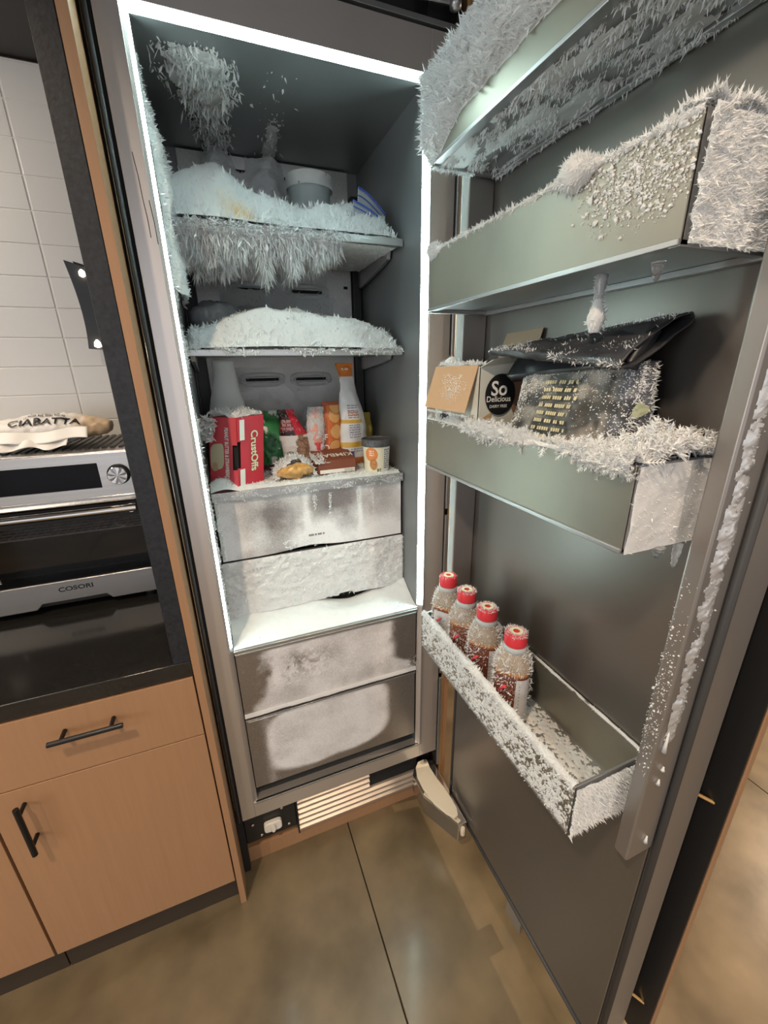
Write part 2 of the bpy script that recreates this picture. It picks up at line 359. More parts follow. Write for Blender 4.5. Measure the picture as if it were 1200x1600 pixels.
def wordbars(width, rows, pitch, seed=1, hgt=0.55):
    """rows of unreadably small print: one little bar per word, cut into short pieces so that it bends with a surface"""
    r = random.Random(seed); V = []; F = []
    for q in range(rows):
        x = -width / 2; y = (rows / 2 - 0.5 - q) * pitch; end = width / 2 - r.random() * width * 0.15
        while x < end:
            w = r.uniform(0.6, 2.2) * pitch; e = min(x + w, end); n = max(1, int((e - x) / (pitch * 0.36)))
            for i in range(n):
                a = x + (e - x) * i / n; b = x + (e - x) * (i + 0.72) / n; k = len(V)
                V += [(a, y - pitch * hgt / 2), (b, y - pitch * hgt / 2), (b, y + pitch * hgt / 2), (a, y + pitch * hgt / 2)]; F.append((k, k + 1, k + 2, k + 3))
            x = e + pitch * 0.4
    return np.array(V), F
def paintmap(shape, base): return np.tile(np.array(base, float), shape + (1,))

# ------------------------------------------------------------------ the room
fl = MB().box(-2.8, 4.0, -5.0, 0.72, -0.06, -0.006).build('floor', M['grout'], None)
tag(fl, kind='structure'); fl.data.materials[0] = mat('floor_joint', (0.03, 0.022, 0.015), 0.9)
xs = [-2.8, -1.26, 0.236, 1.76, 4.0]; ys = [-5.0, -3.4, -1.75, 0.72]
for i in range(4):
    for j in range(3):
        box('concrete_slab', M['concrete'], fl, xs[i] + 0.002, xs[i + 1] - 0.002, ys[j] + 0.002, ys[j + 1] - 0.002, -0.02, 0.0, bevel=0.001)
wb = tag(MB().box(-2.8, 4.0, 0.66, 0.72, 0, 3.0).build('wall_back', M['plaster'], None), kind='structure')
tag(MB().box(4.0, 4.06, -5.0, 0.72, 0, 3.0).build('wall_right', M['plaster'], None), kind='structure')
m = MB().box(-2.86, -2.8, -5, -2.6, 0, 3).box(-2.86, -2.8, -1.2, 0.72, 0, 3).box(-2.86, -2.8, -2.6, -1.2, 0, 0.85).box(-2.86, -2.8, -2.6, -1.2, 2.2, 3)  # unseen left wall, with an opening made for the assumed window
tag(m.build('wall_left', M['plaster'], None), kind='structure')
m = MB().box(-2.87, -2.79, -2.6, -1.2, 0.85, 0.90).box(-2.87, -2.79, -2.6, -1.2, 2.15, 2.2).box(-2.87, -2.79, -2.6, -2.55, 0.9, 2.15).box(-2.87, -2.79, -1.25, -1.2, 0.9, 2.15).box(-2.86, -2.80, -1.92, -1.88, 0.9, 2.15)
tag(m.build('assumed_window_1', M['blackmetal'], None), kind='structure')  # frame of the assumed window, out of view
ce = tag(MB().box(-2.86, 4.06, -5.0, 0.72, 3.0, 3.06).build('ceiling', M['darkceil'], None), kind='structure')
for dx, dy in DOWN:  # housings for the added ceiling lamps, all out of view
    d = MB().lathe([(0.075, 2.985), (0.075, 3.0), (0.055, 3.0), (0.055, 2.99)], (dx, dy, 0), 24).build('added_downlight', M['blackmetal'], None)
    tag(d, 'round black recessed lamp added unseen to the dark ceiling', 'ceiling light', 'unseen lamps added to the kitchen ceiling for warm light')
d = thing('assumed_wall_sconce', 'small black wall lamp with warm light, assumed unseen on the right wall', 'wall lamp', (3.99, -0.5, 1.9))  # unseen lamp, assumed from the warm streak on the floor
box('back_plate', M['blackmetal'], d, 3.985, 4.0, -0.55, -0.45, 1.85, 2.05, 0.002)
MB().lathe([(0.03, 1.99), (0.05, 1.93), (0.046, 1.93), (0.026, 1.985)], (3.93, -0.5, 0), 20).tube([(3.99, -0.5, 1.99), (3.93, -0.5, 1.99)], 0.008, 8).build('shade', M['blackmetal'], d)
# tiled splashback: every tile its own piece on the grout bed
wn = tag(MB().box(-1.72, -0.1785, 0.6462, 0.66, 0.914, 2.33).build('wall_niche', M['grout'], None), kind='structure')
tm_ = None
for r in range(18):
    for k in range(6):
        x0 = -0.413 + 0.30 * (1 - k); z1 = 2.326 - 0.083 * r
        if z1 - 0.083 < 0.90: continue
        if x0 + 0.001 > -0.18: continue
        x1 = min(x0 + 0.30, -0.1785)
        if x1 - x0 < 0.299:
            box('tile', M['tile'], wn, x0 + 0.002, x1 - 0.001, 0.6445, 0.6525, z1 - 0.081, z1, bevel=0.002); continue
        if tm_ is None:
            o = box('tile', M['tile'], wn, x0 + 0.002, x0 + 0.298, 0.6445, 0.6525, z1 - 0.081, z1, bevel=0.002); tm_ = (o, x0, z1)
        else:
            o = tm_[0].copy(); COL.objects.link(o); o.parent = wn; o.location = (x0 - tm_[1], 0, z1 - tm_[2])

# ------------------------------------------------------------------ kitchen run on the left
o = MB().box(-0.1775, -0.1405, -0.08, 0.655, 0.9145, 2.98).build('stone_jamb', M['granite'], None, bevel=0.0015)
tag(o, 'tall black granite upright framing the tiled niche beside the oak end panel', 'stone panel')
o = MB().box(-1.72, -0.1405, -0.08, 0.655, 0.8735, 0.914).build('countertop', M['counter'], None, bevel=0.002)
tag(o, 'polished black granite countertop under the steel toaster oven', 'countertop')
o = MB().box(-0.1400, -0.1230, -0.08, 0.655, 0.0, 2.98).build('end_panel', M['wood'], None, bevel=0.001)
tag(o, 'tall narrow oak end panel between black granite upright and freezer', 'panel')
t = thing('upper_cabinet', 'dark upper cabinet hanging above the white tiles', 'cabinet', (-0.95, 0.45, 2.335))
box('body', M['darkcab'], t, -1.72, -0.178, 0.28, 0.655, 2.335, 2.98, 0.002)
box('light_strip', M['glow'], t, -1.5, -0.62, 0.40, 0.43, 2.327, 2.3345, 0.001)  # assumed glowing strip, out of view, added with the under-cabinet lamp
for k in range(3): box('door', M['darkcab'], t, -1.72 + k * 0.514, -1.72 + (k + 1) * 0.514 - 0.003, 0.258, 0.279, 2.34, 2.98, 0.001)

def bar_handle(parent, a, b, y0, out=0.033, r=0.0058):
    a, b = Vector(a), Vector(b); d = (b - a).normalized(); m = MB().tube([a, b], r, 14)
    for q in (a + d * 0.024, b - d * 0.024): m.tube([(q.x, q.y, q.z), (q.x, y0, q.z)], r * 0.8, 12)
    return m.build('handle', M['blackmetal'], parent, bevel=0.0008)
def base_cabinet(x0, x1, label, drawer_label, hx):
    t = thing('base_cabinet', label, 'cabinet', ((x0 + x1) / 2, 0.2, 0))
    box('body', M['toe'], t, x0, x1, -0.058, 0.65, 0.112, 0.8725, 0.001)
    box('toe_kick', M['toe'], t, x0, x1, -0.050, -0.03, 0.0, 0.112, 0.001)
    dr = box('drawer', M['wood'], t, x0 + 0.0015, x1 - 0.0015, -0.08, -0.059, 0.691, 0.868, 0.0012)
    bar_handle(dr, (x1 - 0.295, -0.113, 0.813), (x1 - 0.153, -0.113, 0.813), -0.08)
    dd = box('door', M['wood'], t, x0 + 0.0015, x1 - 0.0015, -0.08, -0.059, 0.113, 0.688, 0.0012)
    bar_handle(dd, (hx, -0.113, 0.668), (hx, -0.113, 0.520), -0.08)
base_cabinet(-0.590, -0.142, 'oak base cabinet with drawer over one door, touching the oak end panel', '', -0.528)
base_cabinet(-1.040, -0.593, 'oak base cabinet whose door edge meets the cabinet beside the end panel', '', -0.98)

# wall lamp at the edge of the tiles
t = thing('wall_lamp', 'dark grey curved metal wall lamp with lit ends on white tiles', 'wall lamp', (-0.31, 0.64, 1.73))
pts = []
for k in range(13):
    a = k / 12; z = 1.865 - 0.235 * a; pts.append((-0.352 + 0.030 * math.sin(a * 1.45) - 0.018 * a * a, 0.58, z))
poly = pts + [(-0.262, 0.58, 1.625), (-0.262, 0.58, 1.838)]
MB().prism(poly, (0, 0.012, 0)).build('shade', M['blackmetal'] if False else mat('dark_grey_lamp', (0.035, 0.038, 0.045), 0.45), t, bevel=0.001)
MB().prism([(p[0] + 0.02, 0.592, p[2]) for p in poly], (0, 0.05, 0)).build('housing', M['blackmetal'], t)
MB().lathe([(0.002, 1.842), (0.008, 1.836), (0.008, 1.826), (0.002, 1.822)], (-0.312, 0.574, 0), 14).build('bulb', M['glow'], t, smooth=True)
MB().lathe([(0.002, 1.655), (0.008, 1.648), (0.010, 1.636), (0.002, 1.632)], (-0.312, 0.570, 0), 14).build('bulb', M['glow'], t, smooth=True)

# ------------------------------------------------------------------ toaster oven
ov = thing('toaster_oven', 'brushed steel toaster oven with black display and round knob on countertop', 'oven', (-0.49, 0.45, 0.914))
X0, X1, YF, YB = -0.77, -0.222, 0.29, 0.62
m = MB().box(X0, X1, YF + 0.012, YB, 1.345, 1.360).box(X0, X1, YF + 0.012, YB, 0.935, 0.955).box(X0, X0 + 0.012, YF + 0.012, YB, 0.955, 1.345).box(X1 - 0.012, X1, YF + 0.012, YB, 0.955, 1.345).box(X0 + 0.012, X1 - 0.012, YB - 0.012, YB, 0.955, 1.345).box(X0 + 0.012, X1 - 0.012, YF + 0.014, YB - 0.012, 1.215, 1.345)
m.build('body', M['darkcab'], ov, bevel=0.002)
box('top_plate', M['oven'], ov, X0, X1, YF, YB, 1.360, 1.364, 0.0015)
for k in range(26):
    xr = X0 + 0.012 + k * 0.0202
    box('rib', M['blackmetal'], ov, xr, xr + 0.010, YF + 0.05, YB - 0.02, 1.364, 1.368, 0.0)
cp = box('control_panel', M['oven'], ov, X0, X1, YF, YF + 0.013, 1.222, 1.362, 0.004)
box('display', M['glassdark'], cp, -0.62, -0.321, YF - 0.0015, YF + 0.002, 1.266, 1.334, 0.003)
box('trim_bead', M['chrome'], cp, X0, X1, YF - 0.003, YF + 0.002, 1.236, 1.242, 0.001)
MB().lathe([(0.001, YF), (0.024, YF), (0.0245, YF - 0.018), (0.0225, YF - 0.021), (0.021, YF - 0.021)], (-0.276, 0, 1.299), 40, 'y').build('knob', M['chrome'], ov, bevel=0.0)
fan = [(-0.276, YF - 0.0222, 1.299)] + [(-0.276 + 0.0222 * math.cos(2 * math.pi * k / 16), YF - (0.0224 if k % 2 else 0.0206), 1.299 + 0.0222 * math.sin(2 * math.pi * k / 16)) for k in range(16)]
MB().add(fan, [(0, 1 + (k + 1) % 16, 1 + k) for k in range(16)]).build('knob_face', mat('spun_steel', (0.55, 0.56, 0.58), 0.3, 1.0), ov)
MB().lathe([(0.0265, YF + 0.001), (0.028, YF - 0.002), (0.0265, YF - 0.003), (0.0245, YF - 0.003)], (-0.276, 0, 1.299), 40, 'y').build('knob_ring', M['blackmetal'], ov)
dg = MB().box(X0 + 0.004, X1 - 0.004, YF + 0.001, YF + 0.006, 1.012, 1.180).build('glass_door', M['ovenglass'], ov)
m = MB().box(X0, X1, YF, YF + 0.013, 1.180, 1.220).box(X0, X0 + 0.02, YF, YF + 0.013, 1.012, 1.18).box(X1 - 0.015, X1, YF, YF + 0.013, 1.012, 1.18)
m.build('door_frame', M['blackmetal'], dg)
MB().tube([(-0.75, YF - 0.04, 1.212), (-0.245, YF - 0.04, 1.212)], 0.0105, 18).build('handle', M['chrome'], dg, smooth=False)
for xh in (-0.735, -0.258): MB().tube([(xh, YF - 0.04, 1.212), (xh, YF, 1.205)], 0.012, 14).build('handle_mount', M['chrome'], dg)
lettering('lettering', 'E', 0.016, lambda x, y: np.c_[x - 0.606, np.full_like(x, YF - 0.0004), y + 1.035], M['inkw'], dg)
bt = MB().prism([(X0, YF - 0.004, 0.936), (-0.545, YF - 0.004, 0.936), (-0.530, YF - 0.004, 0.952), (-0.375, YF - 0.004, 0.952), (-0.362, YF - 0.004, 0.936), (X1, YF - 0.004, 0.936), (X1, YF - 0.004, 1.012), (X0, YF - 0.004, 1.012)], (0, 0.016, 0)).build('bottom_trim', M['oven'], ov, bevel=0.002)
lettering('lettering', 'COSORI', 0.0185, lambda x, y: np.c_[x - 0.443, np.full_like(x, YF - 0.0048), y + 0.987], M['ink'], bt, 0.02, 1.25)
for xf in (X0 + 0.05, X1 - 0.05):
    for yf in (YF + 0.05, YB - 0.05): MB().lathe([(0.016, 0.914), (0.018, 0.937)], (xf, yf, 0), 16).build('foot', M['rubber'], ov)
rk = MB().tube([(-0.73, 0.33, 1.135), (-0.255, 0.33, 1.135)], 0.0025, 8).tube([(-0.73, 0.55, 1.135), (-0.255, 0.55, 1.135)], 0.0025, 8)
for k in range(26): rk.tube([(-0.725 + k * 0.0185, 0.325, 1.135), (-0.725 + k * 0.0185, 0.55, 1.135)], 0.0013, 6)
for k in range(8): rk.tube([(-0.73, 0.345 + k * 0.028, 1.137), (-0.255, 0.345 + k * 0.028, 1.137)], 0.001, 6)
rk.tube([(-0.32, 0.318, 1.152), (-0.295, 0.316, 1.140), (-0.255, 0.33, 1.135)], 0.002, 8)
rk.build('wire_rack', M['wire'], ov)
box('crumb_tray', M['blackmetal'], ov, X0 + 0.015, X1 - 0.015, YF + 0.02, YB - 0.02, 1.03, 1.036, 0.001)

# bread bag on the oven
bb = thing('bread_bag', 'white paper ciabatta bread bag lying on the toaster oven', 'bread bag', (-0.44, 0.46, 1.369))
wf = lambda q: 0.072 * (np.clip(np.sin(np.pi * np.clip(q * 0.94 + 0.03, 0, 1)), 0, 1) ** 0.45)
df = lambda q: 0.036 * (np.clip(np.sin(np.pi * np.clip(q * 0.94 + 0.03, 0, 1)), 0, 1) ** 0.6) + 0.003
bg = Bag((-0.60, 0.455, 1.413), (1, 0, 0), (0, -1, 0), (0, 0, 1), 0.30, wf, df, 0.9, 0.010, 38, 5)
def pb(Q, T):
    c = paintmap(Q.shape, (0.92, 0.91, 0.90)); c[Q > 0.80] = (0.78, 0.60, 0.42)
    k = (Q > 0.72) & (Q <= 0.80); c[k] = (0.86, 0.76, 0.66); return c
bg.build('bag', M['paper'], bb, pb)
v, f = text_geo('CIABATTA', 0.040, 0.02)
def onbag(x, y): return bg.surf(0.52 + x / 0.30, 0.62 + y / 0.055 + 2.2 * (x ** 2) * -6, 0.0035)
MB().add(onbag(v[:, 0] * 0.86, v[:, 1]), f).build('lettering', M['ink'], bb)
v, f = wordbars(0.10, 2, 0.009, 3); MB().add(onbag(v[:, 0], v[:, 1] + 0.028), f).build('small_print', M['inkg'], bb)
# the folded lower flap of the bag
U, Vv = np.meshgrid(np.linspace(0, 1, 40), np.linspace(0, 1, 8), indexing='ij')
P = np.stack([-0.575 + 0.235 * U, 0.372 - 0.025 * Vv + 0.004 * np.sin(U * 17), 1.412 - 0.026 * Vv + 0.008 * U + 0.004 * np.sin(U * 9)], -1)
m = MB().grid(P).build('flap', M['paper'], bb, smooth=True); sd = m.modifiers.new('thick', 'SOLIDIFY'); sd.thickness = 0.0015
P = np.stack([-0.572 + 0.185 * U, 0.362 - 0.03 * Vv + 0.006 * np.sin(U * 23), 1.392 - 0.016 * Vv + 0.005 * np.sin(U * 13 + 1)], -1)
m = MB().grid(P).build('flap', M['paper'], bb, smooth=True); sd = m.modifiers.new('thick', 'SOLIDIFY'); sd.thickness = 0.0015
# ------------------------------------------------------------------ the freezer
fz = thing('freezer', 'tall built-in steel freezer standing open, thick with frost inside', 'freezer', (0.235, 0.2, 0.0))
XL, XR, ZT, ZB, YBK = -0.050, 0.497, 2.127, 0.295, 0.475
FL, FR, FT, FB = -0.102, 0.575, 2.212, 0.234
c = 0.012
fr = MB().box(FL, XL - c, 0.0, 0.03, FB, FT).box(XR + c, FR, 0.0, 0.03, FB, FT).box(XL - c, XR + c, 0.0, 0.03, ZT + c, FT).box(XL - c, XR + c, 0.0, 0.03, FB, ZB)
fr.build('front_frame', M['frame'], fz, bevel=0.0012)
box('frame_lip', M['bintrim'], fz, XL - 0.004, XR + 0.008, -0.003, 0.006, ZB - 0.006, ZB, 0.001)
box('frame_lip', M['bintrim'], fz, XR + c, XR + c + 0.004, -0.006, 0.004, ZB, ZT + c, 0.001)
MB().box(FL, FR, 0.03, 0.64, FT - 0.02, FT).box(FL, XL - 0.014, 0.03, 0.64, FB, FT - 0.02).box(XR + 0.014, FR, 0.03, 0.64, FB, FT - 0.02).box(FL, FR, 0.62, 0.64, FB, FT).build('outer_case', M['liner'], fz)
m = MB().box(XL - 0.012, XL, c, YBK, ZB - 0.01, ZT); m.build('liner_wall', M['liner'], fz)
MB().box(XR, XR + 0.012, c, YBK, ZB - 0.01, ZT).build('liner_wall', M['liner'], fz)
MB().box(XL - 0.012, XR + 0.012, c, YBK, ZT, ZT + 0.012).build('liner_ceiling', M['liner'], fz)
MB().box(XL - 0.012, XR + 0.012, 0.03, YBK, ZB - 0.012, ZB).build('liner_floor', M['liner'], fz)
MB().box(XL - 0.012, XR + 0.012, YBK, YBK + 0.012, ZB - 0.01, ZT + 0.012).build('liner_back', M['liner'], fz)
# light strips set into the chamfer around the opening
def led(name, pts, vec): return MB().prism(pts, vec).build(name, M['led'], fz)
zl = 0.862
led('light_strip', [(XL - 0.006, 0.004, zl), (XL, c, zl), (XL - 0.004, c + 0.004, zl), (XL - 0.010, 0.008, zl)], (0, 0, ZT - zl))
led('light_strip', [(XR + c, 0.0005, zl), (XR, c, zl), (XR + 0.004, c + 0.004, zl), (XR + c + 0.004, 0.005, zl)], (0, 0, ZT - zl))
led('light_strip', [(XL - c, 0.0005, ZT + c), (XL - c, c, ZT), (XL - c, c + 0.004, ZT + 0.004), (XL - c, 0.005, ZT + c + 0.004)], (XR - XL + 2 * c, 0, 0))
MB().prism([(XL - c, 0.0005, zl), (XL - 0.006, 0.004, zl), (XL - 0.010, 0.008, zl), (XL - c - 0.004, 0.005, zl)], (0, 0, ZT - zl)).build('chamfer_trim', M['frame'], fz)
# chamfer below the strips
MB().prism([(XL - c, 0.0005, ZB), (XL, c, ZB), (XL - 0.004, c + 0.004, ZB), (XL - c - 0.004, 0.005, ZB)], (0, 0, zl - ZB)).build('chamfer_trim', M['frame'], fz)
MB().prism([(XR + c, 0.0005, ZB), (XR, c, ZB), (XR + 0.004, c + 0.004, ZB), (XR + c + 0.004, 0.005, ZB)], (0, 0, zl - ZB)).build('chamfer_trim', M['frame'], fz)
# scratches in the left stile
for (xa, za, xb, zb_) in ((-0.080, 1.93, -0.076, 1.86), (-0.076, 1.86, -0.0735, 1.80), (-0.066, 1.86, -0.063, 1.79)):
    MB().tube([(xa, 0.0, za), ((xa + xb) / 2 + 0.001, -0.0002, (za + zb_) / 2), (xb, 0.0, zb_)], 0.0007, 5).build('scratch', M['void'], fz)
# gasket rail between the end panel and the stile
MB().tube([(-0.1115, -0.004, 0.24), (-0.1115, -0.004, 2.25)], 0.0042, 10).build('gasket_rail', M['rubber'], fz, smooth=True)
box('gasket_channel', M['void'], fz, -0.1215, -0.1035, 0.004, 0.028, 0.0, 2.4, 0)
MB().tube([(-0.1165, -0.006, 0.3), (-0.1165, -0.006, 2.25)], 0.0016, 8).build('gasket_bead', M['chrome'], fz, smooth=True)
# dark service bay above the freezer
box('top_bay', M['void'], fz, FL, 0.597, 0.10, 0.60, FT + 0.004, 2.9, 0)
box('top_flange', M['liner'], fz, FL, FR, 0.0, 0.02, FT + 0.006, FT + 0.016, 0.001)
MB().tube([(0.43, 0.02, 2.262), (0.555, 0.005, 2.262)], 0.004, 8).tube([(0.50, 0.03, 2.27), (0.50, 0.03, 2.5)], 0.0025, 8).build('closer_rod', M['bintrim'], fz)
MB().lathe([(0.002, 2.246), (0.012, 2.252), (0.013, 2.262), (0.009, 2.272), (0.002, 2.275)], (0.562, 0.0, 0), 16).build('closer_ball', M['bintrim'], fz, smooth=True)
box('closer_block', M['black'], fz, 0.515, 0.597, 0.03, 0.09, 2.225, 2.40, 0.002)

# back panel with its air slots
bx0, bx1 = -0.012, 0.462
slots = [(0.097, 0.205, 2.088), (0.27, 0.365, 2.085), (0.099, 0.201, 1.792), (0.266, 0.363, 1.793), (0.096, 0.201, 1.531), (0.257, 0.359, 1.530)]
U, V = np.meshgrid(np.linspace(bx0, bx1, 130), np.linspace(0.9, ZT - 0.004, 300), indexing='ij')
fm = 0.22 + 0.62 * sst(0.05, 0.13, U) * (1 - sst(0.38, 0.45, U)) * (1 - 0.8 * sst(1.72, 1.80, V)) + 0.45 * (fbm(np.stack([U * 22, V * 22, 0 * U], -1), 5) - 0.5)
for a, b, z in slots: fm += 0.5 * np.exp(-((np.maximum(np.abs(U - (a + b) / 2) - (b - a) / 2, 0) / 0.022) ** 2 + ((V - z) / 0.026) ** 2))
fm = np.clip(fm, 0, 1)
P = np.stack([U, np.full_like(U, YBK - 0.012) - 0.002 * fm, V], -1)
MB().grid(P, np.repeat(fm[..., None], 3, -1)).build('back_panel', M['backsteel'], fz, smooth=True)
for q, (a, b, z) in enumerate(slots):
    s_ = box('air_slot', M['void'], fz, a, b, YBK - 0.017, YBK - 0.010, z - 0.0045, z + 0.0045, 0.0015)
    def Sring(u, v, a=a, b=b, z=z):
        th = 2 * np.pi * u; rx = (b - a) / 2 + 0.012; rz = 0.015
        return np.stack([(a + b) / 2 + rx * np.sign(np.cos(th)) * np.abs(np.cos(th)) ** 0.5 , np.full_like(u, YBK - 0.013), z + rz * np.sign(np.sin(th)) * np.abs(np.sin(th)) ** 0.8], -1)
    def Nring(u, v):
        ph = 2 * np.pi * v; th = 2 * np.pi * u; return np.stack([np.cos(ph) * np.cos(th), -np.abs(np.sin(ph)), np.cos(ph) * np.sin(th)], -1)
    if q > 1: frost('frost_ring', fz, Sring, Nring, lambda u, v: 0.0055 + 0.005 * fbm(p2(u, v, 20, 4), 3), (60, 10), 1100, 0.006, 'spike', 0.7, 20 + q)
box('sensor_slot', M['void'], fz, 0.437, 0.450, YBK - 0.016, YBK - 0.011, 1.806, 1.814, 0.0005)
for x0, x1 in ((-0.046, -0.014), (0.466, 0.492)):
    box('shelf_rail', M['black'], fz, x0, x1, YBK - 0.03, YBK - 0.001, 1.20, 2.06, 0.002)

# shelves
def shelf(z, yf, trim, zh):
    s_ = MB().box(XL + 0.002, XR - 0.004, yf + 0.004, YBK - 0.03, z - 0.008, z).build('shelf', M['shelf'], fz, bevel=0.001)
    box('front_trim', M['shelf'], s_, XL + 0.001, XR - 0.003, yf - 0.004, yf + 0.006, z - trim, z + 0.003, 0.0015)
    for sx in (XL + 0.004, XR - 0.016):
        MB().prism([(sx, yf + 0.07, z - 0.009), (sx, yf + 0.075, z - zh * 0.45), (sx, yf + 0.12, z - zh * 0.6), (sx, YBK - 0.06, z - zh), (sx, YBK - 0.032, z - zh), (sx, YBK - 0.032, z - 0.009)], (0.010, 0, 0)).build('bracket', M['bintrim'], s_, bevel=0.001)
    return s_
Z1, Z2, Z3 = 1.866, 1.606, 1.258
sh1 = shelf(Z1, 0.115, 0.014, 0.06); sh2 = shelf(Z2, 0.115, 0.012, 0.05)
sh3 = MB().box(XL + 0.002, XR - 0.004, 0.114, YBK - 0.03, Z3 - 0.008, Z3).build('shelf', M['shelf'], fz, bevel=0.001)
box('front_trim', M['shelf'], sh3, XL + 0.003, XR - 0.003, 0.108, 0.116, Z3 - 0.020, Z3 + 0.004, 0.0015)

# drawers
def drawer(x0, x1, z0, z1, y, back, mask, low=None, high=None, thick=0.0):
    U, V = np.meshgrid(np.linspace(0, 1, 130), np.linspace(0, 1, 60), indexing='ij')
    lo = z0 + (low(U) if low else 0); hi = z1 + (high(U) if high else 0); Z = lo + (hi - lo) * V; X = x0 + (x1 - x0) * U
    mk = np.clip(mask(U, V, X, Z), 0, 1)
    P = np.stack([X, y - thick * mk * (0.4 + fbm(np.stack([X * 60, Z * 60, 0 * X], -1), 9)), Z], -1)
    m = MB().grid(P, np.repeat(mk[..., None], 3, -1))
    n = 130; T = P[:, -1].copy(); B = P[:, 0].copy()
    m.grid(np.stack([T, T + np.array([0, 0.014, 0]) ], 1), np.zeros((n, 2, 3))); m.grid(np.stack([B + np.array([0, 0.014, 0]), B], 1), np.zeros((n, 2, 3)))
    for e, fl_ in ((P[0], 0), (P[-1], 1)):
        q = np.stack([e + np.array([0, 0.014, 0]), e], 0) if not fl_ else np.stack([e, e + np.array([0, 0.014, 0])], 0)
        m.grid(q, np.zeros((2, e.shape[0], 3)))
    d = m.build('drawer', M['drawer'], fz, smooth=False)
    MB().box(x0 + 0.012, x1 - 0.012, y + 0.014, back, z0 + 0.012, z0 + 0.02).box(x0 + 0.012, x0 + 0.017, y + 0.014, back, z0 + 0.02, z1 - 0.03).box(x1 - 0.017, x1 - 0.012, y + 0.014, back, z0 + 0.02, z1 - 0.03).box(x0 + 0.012, x1 - 0.012, back - 0.005, back, z0 + 0.02, z1 - 0.03).build('drawer_bin', M['liner'], d)
    return d
nz = lambda X, Z, s, k: fbm(np.stack([X * s, Z * s, 0 * X], -1), k, 5) - 0.5
def m1(U, V, X, Z): return 0.66 + 1.2 * nz(X, Z, 16, 2) + 0.4 * (1 - sst(0.0, 0.1, U)) + 0.3 * sst(0.5, 0.1, V) - 0.9 * bump(U, 0.62, 0.14) * sst(0.4, 0.9, V) - 0.5 * bump(U, 0.25, 0.1) + 0.5 * bump(U, 0.45, 0.02) + 0.6 * bump(U, 0.75, 0.012)
def m2(U, V, X, Z): return 0.85 + 1.0 * nz(X, Z, 30, 4)
def rr(U, V, cu, cv, a, b, p=4): return 1 - ((np.abs(U - cu) / a) ** p + (np.abs(V - cv) / b) ** p)
def m3(U, V, X, Z):
    edge_l = 0.14 - 0.10 * sst(0.5, 0.0, V); edge_r = 0.855 + 0.11 * sst(0.35, 0.12, V) + 0.02 * nz(X, Z, 40, 3)
    k = sst(-0.05, 0.05, U - edge_l + 0.12 * nz(X, Z, 30, 7)) * sst(0.03, -0.03, U - edge_r + 0.05 * nz(X, Z, 25, 2))
    return k * (0.80 + 0.7 * nz(X, Z, 18, 5)) - 0.55 * bump(U, 0.30, 0.16) * bump(V, 0.62, 0.2) * (nz(X, Z, 70, 1) > 0.02) - 0.5 * sst(0.93, 1.0, V)
def m4(U, V, X, Z):
    s_ = rr(U, V, 0.465, 0.58 + 0.12 * (U - 0.5), 0.37, 0.49, 4.0) + 0.35 * nz(X, Z, 14, 6)
    return sst(-0.15, 0.35, s_) * (0.85 + 0.5 * nz(X, Z, 20, 8)) + 0.15 * nz(X, Z, 9, 3) + 0.25 * bump(U, 0.10, 0.025)
d1 = drawer(-0.043, 0.489, 1.064, 1.236, 0.118, 0.43, m1, low=lambda u: 0.010 * bump(u, 0.45, 0.13))
d2 = drawer(-0.045, 0.489, 0.882, 1.059, 0.120, 0.43, m2, low=lambda u: 0.012 * bump(u, 0.66, 0.16), thick=0.003)
d3 = drawer(-0.047, 0.491, 0.624, 0.838, 0.006, 0.43, m3)
d4 = drawer(-0.047, 0.489, 0.345, 0.610, 0.006, 0.43, m4, high=lambda u: -0.008 * bump(u, 0.62, 0.3))
for d_, z_ in ((d3, 0.838), (d4, 0.610)): box('top_edge', M['bintrim'], d_, -0.047, 0.490, 0.002, 0.012, z_ - 0.004, z_ + 0.002, 0.0008)
sill = box('drawer_sill', M['shelf'], fz, XL + 0.001, XR - 0.001, 0.004, 0.40, 0.838, 0.850, 0.0015)
v, f = wordbars(0.05, 1, 0.007, 8, 0.8); MB().add(np.c_[v[:, 0] + 0.222, np.full(len(v), 0.1155), v[:, 1] + 1.105], f).build('small_print', M['inkg'], d1)

# base of the freezer: plate, knob, grille
bp = box('base_plate', M['black'], fz, FL, 0.060, 0.022, 0.04, 0.098, FB, 0.001)
box('base_back', M['void'], fz, FL, FR, 0.05, 0.06, 0.0, FB, 0)
for sx, sz in ((-0.078, 0.176), (0.018, 0.205), (-0.055, 0.118), (0.035, 0.122)):
    MB().lathe([(0.0055, 0.022), (0.0055, 0.018), (0.002, 0.0165)], (sx, 0, sz), 12, 'y').build('screw', M['polished'], bp, smooth=True)
kn = []
for k in range(28):
    a = 2 * math.pi * k / 28; q = lambda t: math.copysign(abs(t) ** 0.45, t); kn.append((-0.016 + 0.0285 * q(math.cos(a)), 0.022, 0.152 + 0.020 * q(math.sin(a))))
kb = MB().prism(kn, (0, -0.016, 0)).build('filter_cap', M['plasticw'], fz, bevel=0.004, seg=3)
kr = []
for k in range(20):
    a = 2 * math.pi * k / 20; kr.append((-0.016 + 0.0075 * math.cos(a), 0.008, 0.152 + 0.0165 * math.sin(a)))
MB().prism(kr, (0, -0.009, 0)).build('grip', M['plasticw'], kb, bevel=0.002)
gr = MB().box(0.066, 0.512, 0.034, 0.040, 0.070, 0.232).box(0.062, 0.067, 0.012, 0.04, 0.068, 0.22).build('grille', M['void'], fz)
slm = mat('grille_steel', (0.60, 0.52, 0.45), 0.35, 0.6)
